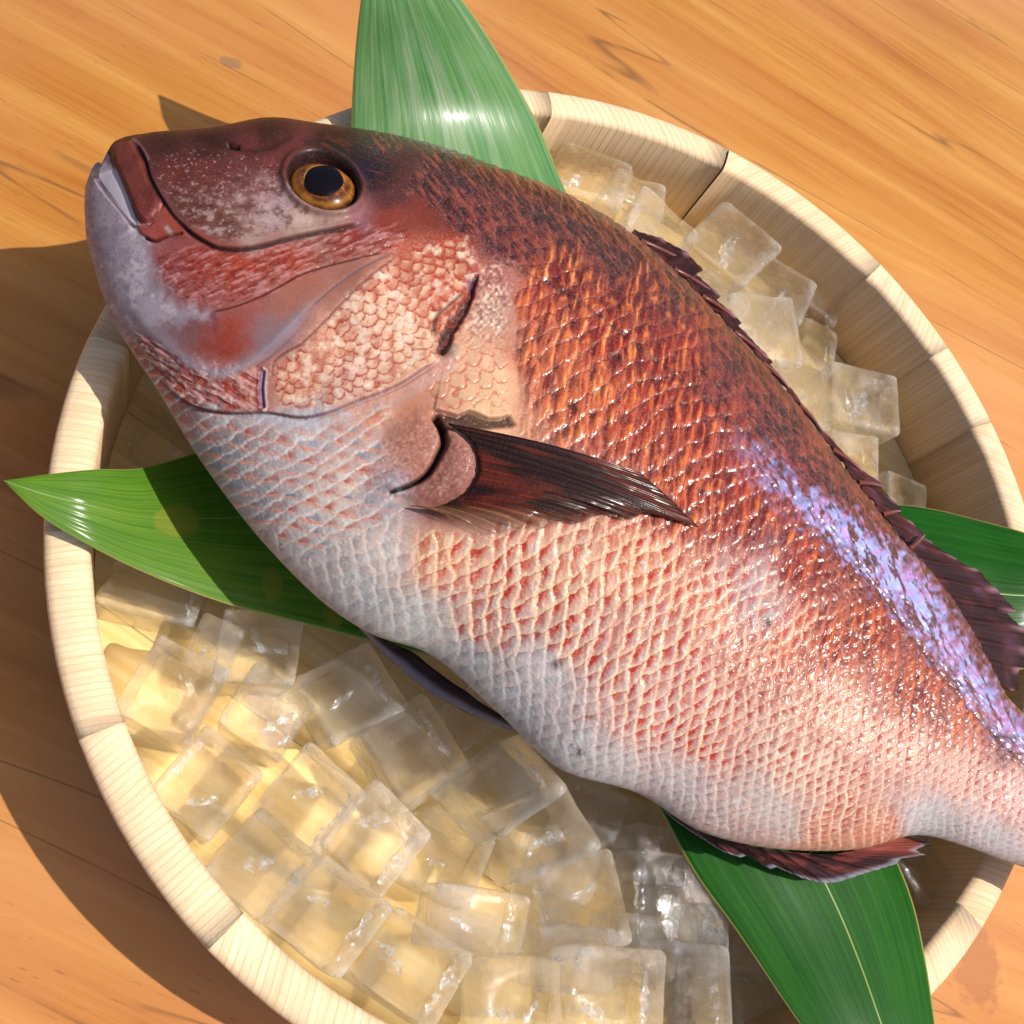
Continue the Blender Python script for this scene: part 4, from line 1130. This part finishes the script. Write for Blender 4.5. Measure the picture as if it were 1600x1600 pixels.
# lateral line
ll, lt = sdline([(775,402),(830,430),(880,455),(935,492),(985,532),(1050,582),(1127,645),(1200,718),(1270,800),(1337,880),(1394,950),(1427,994),(1461,1042),(1487,1072),(1536,1130),(1570,1164),(1640,1225),(1700,1270)], 40, 160)
blend(np.exp(-((ll + nz3 * 4) / 3.2)**2) * np.interp(lt, [0, .25, .5, 1], [.55, .45, .55, .9]) * (.45 + .8 * vnoise(lt * 150, lt * 0, 231)), (48, 20, 24))
hgt -= np.exp(-(ll / 3.2)**2) * .0014
# scraped grey patches and scars on the flank
for sx, sy, rx, ry, s_ in ((1180, 905, 26, 60, .65), (1205, 960, 30, 26, .6), (1130, 880, 16, 34, .35), (600, 785, 40, 22, .5)):
    q = np.exp(-(((X - sx + (Y - sy) * .35) / rx)**2 + ((Y - sy) / ry)**2)) * s_ * (.3 + 1.2 * om)
    blend(np.clip(q, 0, .9), (182, 164, 170))
for sx, sy in ((967, 560), (1095, 770), (1200, 972), (1075, 800), (868, 1038), (905, 1175)):
    q = np.exp(-(((X - sx) / 6)**2 + ((Y - sy) / 8)**2)) * (.3 + .9 * fineN); blend(np.clip(q, 0, .8), (62, 34, 36))
# back ridge: small dark scales with fine streaks
bk = Z['k'] * body
bs = fbm((X * .62 + Y * .78) / 22, (X * .78 - Y * .62) / 3.4, 241, 3)
blend(np.clip(bk * sstep(.52, .70, bs) * .55, 0, 1), (150, 80, 56))
blend(np.clip(bk * sstep(.46, .30, bs) * .6, 0, 1), (44, 20, 22))
hgt += bk * .0030 * (bs - .5)
vb_ = sstep(.15, .75, Wn) * sstep(880, 1250, X) * (Z['k'] + .5 * Z['u'])
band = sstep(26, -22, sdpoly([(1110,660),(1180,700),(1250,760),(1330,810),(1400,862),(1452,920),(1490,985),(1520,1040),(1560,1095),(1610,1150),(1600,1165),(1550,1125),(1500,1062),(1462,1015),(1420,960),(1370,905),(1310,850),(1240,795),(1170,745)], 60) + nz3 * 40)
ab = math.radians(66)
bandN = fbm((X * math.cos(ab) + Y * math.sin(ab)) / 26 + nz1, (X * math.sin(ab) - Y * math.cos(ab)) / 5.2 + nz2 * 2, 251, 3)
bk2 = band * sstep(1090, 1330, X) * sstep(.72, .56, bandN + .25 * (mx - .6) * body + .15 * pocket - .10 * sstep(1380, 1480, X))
blend(np.clip(bk2 * .95, 0, 1), mixc0(lin((172, 178, 255)), lin((196, 158, 232)), sstep(.45, .7, om)))  # violet iridescent sheen of the back, painted into the skin colour
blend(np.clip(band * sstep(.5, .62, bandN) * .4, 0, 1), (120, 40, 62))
# painted pearl glints and general mottling
ud = sstep(.60, .85, fineN)
blend(np.clip(ud * .35 * (Z['f'] + Z['t'] + .6 * Z['b'] + .5 * Z['o']), 0, 1), (250, 236, 222))
mott = fbm(X / 34, Y / 34, 261, 3)
col *= (0.86 + 0.28 * mott)[..., None]
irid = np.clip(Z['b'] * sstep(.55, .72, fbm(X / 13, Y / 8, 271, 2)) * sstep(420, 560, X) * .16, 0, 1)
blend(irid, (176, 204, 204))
# sheath of the anal fin
sh = sstep(8, -12, sdpoly([(1150,1312),(1230,1316),(1300,1300),(1372,1290),(1385,1312),(1340,1334),(1280,1342),(1220,1334)]))
blend(sh * .5, (214, 148, 122)); 

def boxblur(a, k):
    for ax in (0, 1):
        p = np.concatenate([np.repeat(a.take([0], ax), k, ax), a, np.repeat(a.take([-1], ax), k, ax)], ax)
        c = np.cumsum(p, ax)
        n_ = a.shape[ax]
        hi_ = c.take(range(2 * k, 2 * k + n_), ax); lo_ = c.take(range(0, n_), ax)
        a = (hi_ - lo_) / (2 * k)
    return a
col = np.clip(col, .002, .95)
_m = boxblur(boxblur(col, 9), 9)
col = col * np.clip((col / _m), .35, 2.6)**(0.55 * (1 - .45 * np.clip(Z['h'] + Z['o'], 0, 1)))[..., None]
dorsal = sstep(.35, .85, Wn)
coat = np.clip(.12 - .05 * Z['h'] + .30 * (Z['k'] + .9 * Z['u']), 0, .95)
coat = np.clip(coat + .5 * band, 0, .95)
rough = np.clip(rough + .10 + .04 * (Z['h']) + .06 * (Z['f'] + 2.2 * Z['t'] + Z['b']) - .12 * (Z['k'] + Z['u']) + .16 * (fineN - .5), .14, .7)
rough = np.where(gap > .5, .2, rough)

# ------------------------------------------------------------------ the fish: build the mesh
Nn = np.cross(np.gradient(PT, axis=0), np.gradient(PT, axis=1))
Nn /= np.linalg.norm(Nn, axis=2)[..., None] + 1e-12
if Nn[NS // 2, NT_ // 2, 2] < 0: Nn = -Nn
taper = sstep(0, .05, 1 - np.abs(vt))[None] * sstep(0, 12, arc)[:, None]
PT2 = PT + Nn * (hgt * (0.25 + .75 * taper))[..., None]
FISH = empty('red_sea_bream', W(PT[NS // 2, NT_ // 2] * [1, 1, 0] + [0, 0, -.05]))
tag(FISH, 'whole red sea bream lying on its side across the ice tub', 'fish')
ring = np.concatenate([PT2, PB], 1)
mR = NT_ + NB
colB = np.broadcast_to(lin((190, 180, 182)), (NS, NB, 3))
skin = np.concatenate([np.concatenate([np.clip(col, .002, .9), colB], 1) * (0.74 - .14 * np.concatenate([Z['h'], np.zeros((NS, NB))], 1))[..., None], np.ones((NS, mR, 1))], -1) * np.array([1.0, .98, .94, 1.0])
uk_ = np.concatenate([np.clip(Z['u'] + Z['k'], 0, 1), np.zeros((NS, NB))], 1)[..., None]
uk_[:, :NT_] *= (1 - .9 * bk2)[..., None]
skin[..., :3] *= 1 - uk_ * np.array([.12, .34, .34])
fin_ = np.stack([rough, coat, speck, np.ones_like(rough)], -1)
fin_ = np.concatenate([fin_, np.broadcast_to([.4, .3, .5, 1.0], (NS, NB, 4))], 1)
fq = gridfaces(NS, mR, wrap=True)
capA = np.arange(mR)[None, :]; capB = (np.arange(mR)[::-1] + (NS - 1) * mR)[None, :]
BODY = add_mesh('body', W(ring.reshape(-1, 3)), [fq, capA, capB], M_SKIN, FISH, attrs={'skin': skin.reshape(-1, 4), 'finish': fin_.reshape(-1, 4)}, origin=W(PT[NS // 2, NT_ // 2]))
_me = BODY.data
_k = (NS // 2) * mR + NT_ // 2
if _me.polygons[_k].normal.z < 0:
    _me.flip_normals()

PXf = PX.reshape(-1, 2); PTf = PT2.reshape(-1, 3); Nf = Nn.reshape(-1, 3)
def surf(x, y):
    k = np.argmin((PXf[:, 0] - x)**2 + (PXf[:, 1] - y)**2)
    return PTf[k], Nf[k]
def surfz(pts):
    return np.array([surf(x, y)[0][2] for x, y in pts])

# ---- eye
def build_eye():
    c, nrm = surf(505, 288)
    c = PT.reshape(-1, 3)[np.argmin((PXf[:, 0] - 505)**2 + (PXf[:, 1] - 288)**2)]
    e1 = at(505 + math.cos(er) * 40, 288 + math.sin(er) * 40, c[2]) - at(505, 288, c[2])
    e1 /= np.linalg.norm(e1)
    e1 = e1 - nrm * (e1 @ nrm); e1 /= np.linalg.norm(e1)
    e2 = np.cross(nrm, e1)
    pxl = np.linalg.norm(c - CAM) / F
    ra, rb = 51 * pxl, 47 * pxl
    n, m_ = 46, 96
    r = np.linspace(0, 1.0, n)[:, None]; th = np.linspace(0, 2 * math.pi, m_, endpoint=False)[None]
    x = r * np.cos(th); y = r * np.sin(th)
    dome = .030 * np.sqrt(np.maximum(1 - (r * .985)**2, 0)) + 0 * th - .016
    P = c + e1 * (x * ra)[..., None] + e2 * (y * rb)[..., None] + nrm * dome[..., None]
    st = fbm(th * 9 + 0 * r, r * 5 + 0 * th, 301, 3)
    st2 = fbm(th * 2 + 3 + 0 * r, r * 9 + 0 * th, 302, 3)
    g = np.broadcast_to(r, st.shape)
    cc = np.zeros(st.shape + (3,))
    def bl(mk, c3):
        nonlocal cc
        cc = cc * (1 - mk[..., None]) + lin(c3) * mk[..., None]
    bl(np.ones_like(g), (70, 34, 16))
    bl(sstep(.42, .62, st2) * .7, (140, 78, 32))
    bl(sstep(.5, .7, st) * .4, (176, 112, 54))
    bl(np.exp(-((g - .50) / .045)**2) * .8, (196, 146, 84))
    bl(np.exp(-((g - .70) / .06)**2) * .6, (74, 34, 16))
    up = sstep(-.1, -.9, np.sin(th) + 0 * r)        # upper iris painted brighter
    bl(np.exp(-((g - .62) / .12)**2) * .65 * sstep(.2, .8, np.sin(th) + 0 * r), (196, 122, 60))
    bl(np.exp(-((g - .84) / .05)**2) * .6, (150, 104, 30))
    bl(sstep(.88, .97, g) * .9, (40, 22, 18))
    V = np.r_[P.reshape(-1, 3)]
    f = gridfaces(n, m_, wrap=True)
    eye = add_mesh('eye', W(V), [f], M_IRIS, FISH, attrs={'skin': np.concatenate([cc, np.ones(cc.shape[:2] + (1,))], -1).reshape(-1, 4)}, origin=W(c))
    if eye.data.polygons[m_ * 20].normal.dot(Vector(nrm)) < 0: eye.data.flip_normals()
    # pupil: small dark lens standing proud of the iris
    n2 = 14; r = np.linspace(0, 1, n2)[:, None]; th = np.linspace(0, 2 * math.pi, 48, endpoint=False)[None]
    wob = 1 + .03 * np.sin(2 * th + 1) + .02 * np.sin(5 * th)
    x = r * np.cos(th) * wob; y = r * np.sin(th) * wob
    off = e1 * 1.5 * pxl + e2 * (-1) * pxl
    zb = .0303 * np.sqrt(np.maximum(1 - (r * .48)**2, 0)) - .016 + .0016 * np.sqrt(np.maximum(1 - r**2, 0)) + 0 * th - .0004 * r**6
    P = c + off + e1 * (x * 26.5 * pxl)[..., None] + e2 * (y * 32 * pxl)[..., None] + nrm * zb[..., None]
    pu = add_mesh('pupil', W(P.reshape(-1, 3)), [gridfaces(n2, 48, wrap=True)], M_PUPIL, eye, origin=W(c))
    if pu.data.polygons[48 * 5].normal.dot(Vector(nrm)) < 0: pu.data.flip_normals()
build_eye()

# ---- fins
def fin_sheet(name, basepts, tippts, ncols, nrays, colf, parent, thick=.0035, ridge=.004, zbase=None, arch=0.0, seed=0, n=36):
    """membrane between a base polyline and a tip polyline, (px,py,z); colf(u,w,ray)->rgb,alpha"""
    A = resample(basepts, ncols, True); B = resample(tippts, ncols, False)
    w = np.linspace(0, 1, n)[None, :, None]
    Q = A[:, None] * (1 - w) + B[:, None] * w
    P = at(Q[..., 0], Q[..., 1], Q[..., 2])
    u = np.linspace(0, 1, ncols)[:, None] + 0 * w[..., 0]; ww = w[..., 0] + 0 * u
    spread = nrays * (u + .012 * (fbm(u * 20, ww * 4, seed + 5, 2) - .5) * ww)
    fr = np.abs(spread - np.floor(spread) - .5) * 2
    sub = np.abs((spread * 3 * 1.0) % 1 - .5) * 2
    ray = sstep(.45, .95, fr)
    P[..., 2] += arch * np.sin(math.pi * ww) + ridge * ray * (1 - .6 * ww) + ridge * .35 * sub * ww + .002 * (fbm(u * 12, ww * 6, seed + 9, 3) - .5)
    P2 = P.copy(); P2[..., 2] -= thick
    rgb, al_ = colf(u, ww, ray, sub)
    c4 = np.concatenate([np.clip(rgb, .002, .9), np.clip(al_, 0, 1)[..., None]], -1)
    k = ncols * n
    bd = np.r_[np.arange(n), np.arange(1, ncols) * n + n - 1, (ncols - 1) * n + np.arange(n - 2, -1, -1), np.arange(ncols - 2, 0, -1) * n]
    b2 = np.roll(bd, -1)
    o = add_mesh(name, W(np.r_[P.reshape(-1, 3), P2.reshape(-1, 3)]), [gridfaces(ncols, n), gridfaces(ncols, n, off=k, flip=True), np.stack([b2, bd, bd + k, b2 + k], 1)], M_FIN, parent,
                 attrs={'skin': np.r_[c4.reshape(-1, 4), c4.reshape(-1, 4)]}, origin=W(P[ncols // 2, 0]))
    if o.data.polygons[0].normal.z < 0: o.data.flip_normals()
    return o, P
def mixc(a, b, t):
    return a * (1 - t[..., None]) + b * t[..., None]

# pectoral fin
pb = np.array([(700,662),(716,672),(736,688),(748,712),(750,738),(738,762),(712,782),(680,792),(640,790)], float)
pt_ = np.array([(1000,738),(1050,782),(1092,824),(1042,808),(1010,800),(984,812),(960,802),(930,806),(906,818),(880,812),(856,826),(830,822),(806,836),(782,832),(758,836),(738,826),(712,820),(688,806)], float)
zb = surfz(pb) + .010
zt = surfz(pt_) + .012
def pec_col(u, w, ray, sub):
    dark = lin((36, 15, 12)); red = lin((104, 36, 20)); pale = lin((196, 140, 100))
    f = fbm(u * 9, w * 3, 401, 3)
    c = mixc(dark + 0 * u[..., None], red + 0 * u[..., None], sstep(.45, .65, f) * .8)
    c = mixc(c, pale + 0 * u[..., None], sstep(.62, .95, u + .25 * w - .1) * .85)
    c = mixc(c, lin((30, 16, 18)) + 0 * u[..., None], (1 - ray) * .5)
    c = mixc(c, lin((128, 66, 44)) + 0 * u[..., None], sub * w * sstep(.5, 1, w) * .30)
    a = 1 - sstep(.45, 1.0, w) * .22 - sstep(.45, .80, u) * sstep(.05, .5, w) * .90 + .34 * (ray + .5 * sub) * sstep(1.1, .6, u)
    rag = fbm(u * 70, w * 2.5, 403, 2)
    a = a * (1 - sstep(.80, 1.0, w + .35 * (rag - .5)) * .8 * sstep(.25, .5, u))
    return c, a
fin_sheet('pectoral_fin', np.c_[pb, zb], np.c_[pt_, zt], 260, 15, pec_col, FISH, arch=.014, ridge=.0020, thick=.002, seed=400, n=60)

# dorsal fin along the back with jagged spine tips
db = np.array([(985,366,.17),(1025,398,.17),(1085,452,.17),(1131,502,.168),(1181,556,.165),(1240,622,.162),(1290,690,.16),(1330,742,.158),(1380,806,.155),(1405,838,.152),(1440,885,.15),(1476,932,.148),(1506,985,.145),(1530,1025,.142),(1552,1066,.14)])
dt = np.array([(990,360),(1030,374),(1068,394),(1098,424),(1086,430),(1124,465),(1118,470),(1158,506),(1152,510),(1206,568),(1200,570),(1236,611),(1262,650),(1285,676),(1316,708),(1348,738),(1380,760),(1374,764),(1407,798),(1402,804),(1444,836),(1440,842),(1482,866),(1488,872),(1534,896),(1540,905),(1588,955),(1572,958),(1616,1000),(1606,1010),(1612,1040),(1590,1046),(1592,1078),(1578,1080)], float)
dt[1:22] += np.array([1.5, -1.2])
zt = np.interp(np.arange(len(dt)), [0, 10, 20, len(dt) - 1], [.16, .15, .13, .11])
def dor_col(u, w, ray, sub):
    f = fbm(u * 30, w * 3, 411, 3)
    c = mixc(lin((50, 20, 18)) + 0 * u[..., None], lin((96, 40, 32)) + 0 * u[..., None], sstep(.4, .65, f))
    c = mixc(c, lin((44, 22, 28)) + 0 * u[..., None], sstep(.45, .8, u) * .6)
    c = mixc(c, lin((164, 120, 132)) + 0 * u[..., None], ray * sstep(.7, 1, w) * .6)
    c = mixc(c, lin((96, 70, 110)) + 0 * u[..., None], sstep(.62, .8, f) * .3)
    c = mixc(c, lin((34, 16, 18)) + 0 * u[..., None], (1 - ray) * .45)
    return c, 1 - .15 * sstep(.75, 1, w) * (1 - ray)
DOR, dP = fin_sheet('dorsal_fin', db, np.c_[dt, zt], 420, 24, dor_col, FISH, ridge=.006, seed=410, n=26)
def spine(P0, P1, r0, parent, bend=.004):
    n = 12; m_ = 7
    t = np.linspace(0, 1, n)[:, None]
    C = P0 * (1 - t) + P1 * t; C[:, 2] += bend * np.sin(math.pi * t[:, 0])
    T = (P1 - P0) / np.linalg.norm(P1 - P0); Nv = np.cross(T, [0, 0, 1.0]); Nv /= np.linalg.norm(Nv); Bv = np.cross(T, Nv)
    ph_ = np.linspace(0, 2 * math.pi, m_, endpoint=False)
    r = (r0 * (1 - t**1.6 * .85))[:, :, None]
    V = C[:, None] + r * (np.cos(ph_)[None, :, None] * Nv + np.sin(ph_)[None, :, None] * Bv)
    c4 = np.zeros((n, m_, 4)); c4[..., :3] = lin((104, 54, 46)) * (1 - t[:, :, None] * .0) ; c4[..., 3] = 1
    c4[:, :, :3] = c4[:, :, :3] * (1 - t[:, :, None]**3) + lin((150, 118, 132)) * t[:, :, None]**3
    return add_mesh('fin_spine', W(V.reshape(-1, 3)), [gridfaces(n, m_, wrap=True), np.arange(m_)[None], (np.arange(m_)[::-1] + (n - 1) * m_)[None]], M_FIN, parent, attrs={'skin': c4.reshape(-1, 4)}, origin=W(P0))
for (bx, by), (tx, ty) in zip([(1000,376),(1052,420),(1096,462),(1146,518),(1190,566),(1248,632),(1300,702),(1340,754),(1378,804),(1420,858)],
                              [(1092,421),(1124,464),(1159,506),(1207,568),(1237,611),(1287,677),(1349,738),(1381,760),(1408,798),(1445,836)]):
    spine(at(bx, by, .172), at(tx, ty, .148), .0052, DOR)

# pelvic fin tucked under the belly
vbp = np.array([(560,968,.07),(600,998,.07),(640,1018,.065),(690,1054,.06),(740,1090,.06),(790,1122,.06),(812,1138,.06)])
vtp = np.array([(556,972,.05),(590,1010,.045),(634,1050,.04),(680,1084,.035),(726,1110,.03),(774,1130,.035),(812,1144,.05)])
def pel_col(u, w, ray, sub):
    c = mixc(lin((34, 18, 16)) + 0 * u[..., None], lin((110, 104, 122)) + 0 * u[..., None], sstep(.55, .95, w))
    return c, np.ones_like(u)
fin_sheet('pelvic_fin', vbp, vtp, 120, 3, pel_col, FISH, thick=.012, ridge=.006, seed=420, n=18, arch=.008)

# anal fin
abp = np.array([(1030,1258,.075),(1069,1281,.08),(1103,1303,.085),(1150,1318,.09),(1205,1326,.095),(1260,1334,.10),(1310,1334,.10),(1350,1322,.10),(1380,1308,.10)])
atp = np.array([(1036,1266),(1066,1290),(1100,1312),(1132,1332),(1158,1340),(1166,1336),(1204,1358),(1212,1354),(1250,1371),(1284,1380),(1310,1378),(1340,1368),(1366,1360),(1400,1350),(1404,1342),(1444,1336),(1430,1328),(1456,1316),(1420,1308)], float)
def ana_col(u, w, ray, sub):
    f = fbm(u * 16, w * 3, 431, 3)
    c = mixc(lin((46, 22, 26)) + 0 * u[..., None], lin((96, 44, 42)) + 0 * u[..., None], sstep(.45, .7, f))
    c = mixc(c, lin((188, 96, 80)) + 0 * u[..., None], sstep(.75, .95, u) * .45)
    c = mixc(c, lin((160, 158, 172)) + 0 * u[..., None], sstep(.82, 1, w) * .7)
    return c, 1 - .3 * sstep(.75, 1, w) - .4 * sstep(.85, 1, u) * w
fin_sheet('anal_fin', abp, np.c_[atp, np.full(len(atp), .065)], 240, 13, ana_col, FISH, ridge=.006, seed=430, n=26)

# tail fin beyond the frame
tb = np.array([(1788,1284,.145),(1768,1350,.15),(1747,1418,.14)])
tt2 = np.array([(2010,1290,.13),(1990,1360,.13),(1930,1440,.13),(1920,1480,.13),(1910,1560,.13),(1890,1640,.12)])
def tail_col(u, w, ray, sub):
    c = mixc(lin((150, 70, 54)) + 0 * u[..., None], lin((96, 40, 36)) + 0 * u[..., None], w)
    return c, np.ones_like(u)
fin_sheet('tail_fin', tb, tt2, 120, 17, tail_col, FISH, ridge=.006, seed=440, n=24)
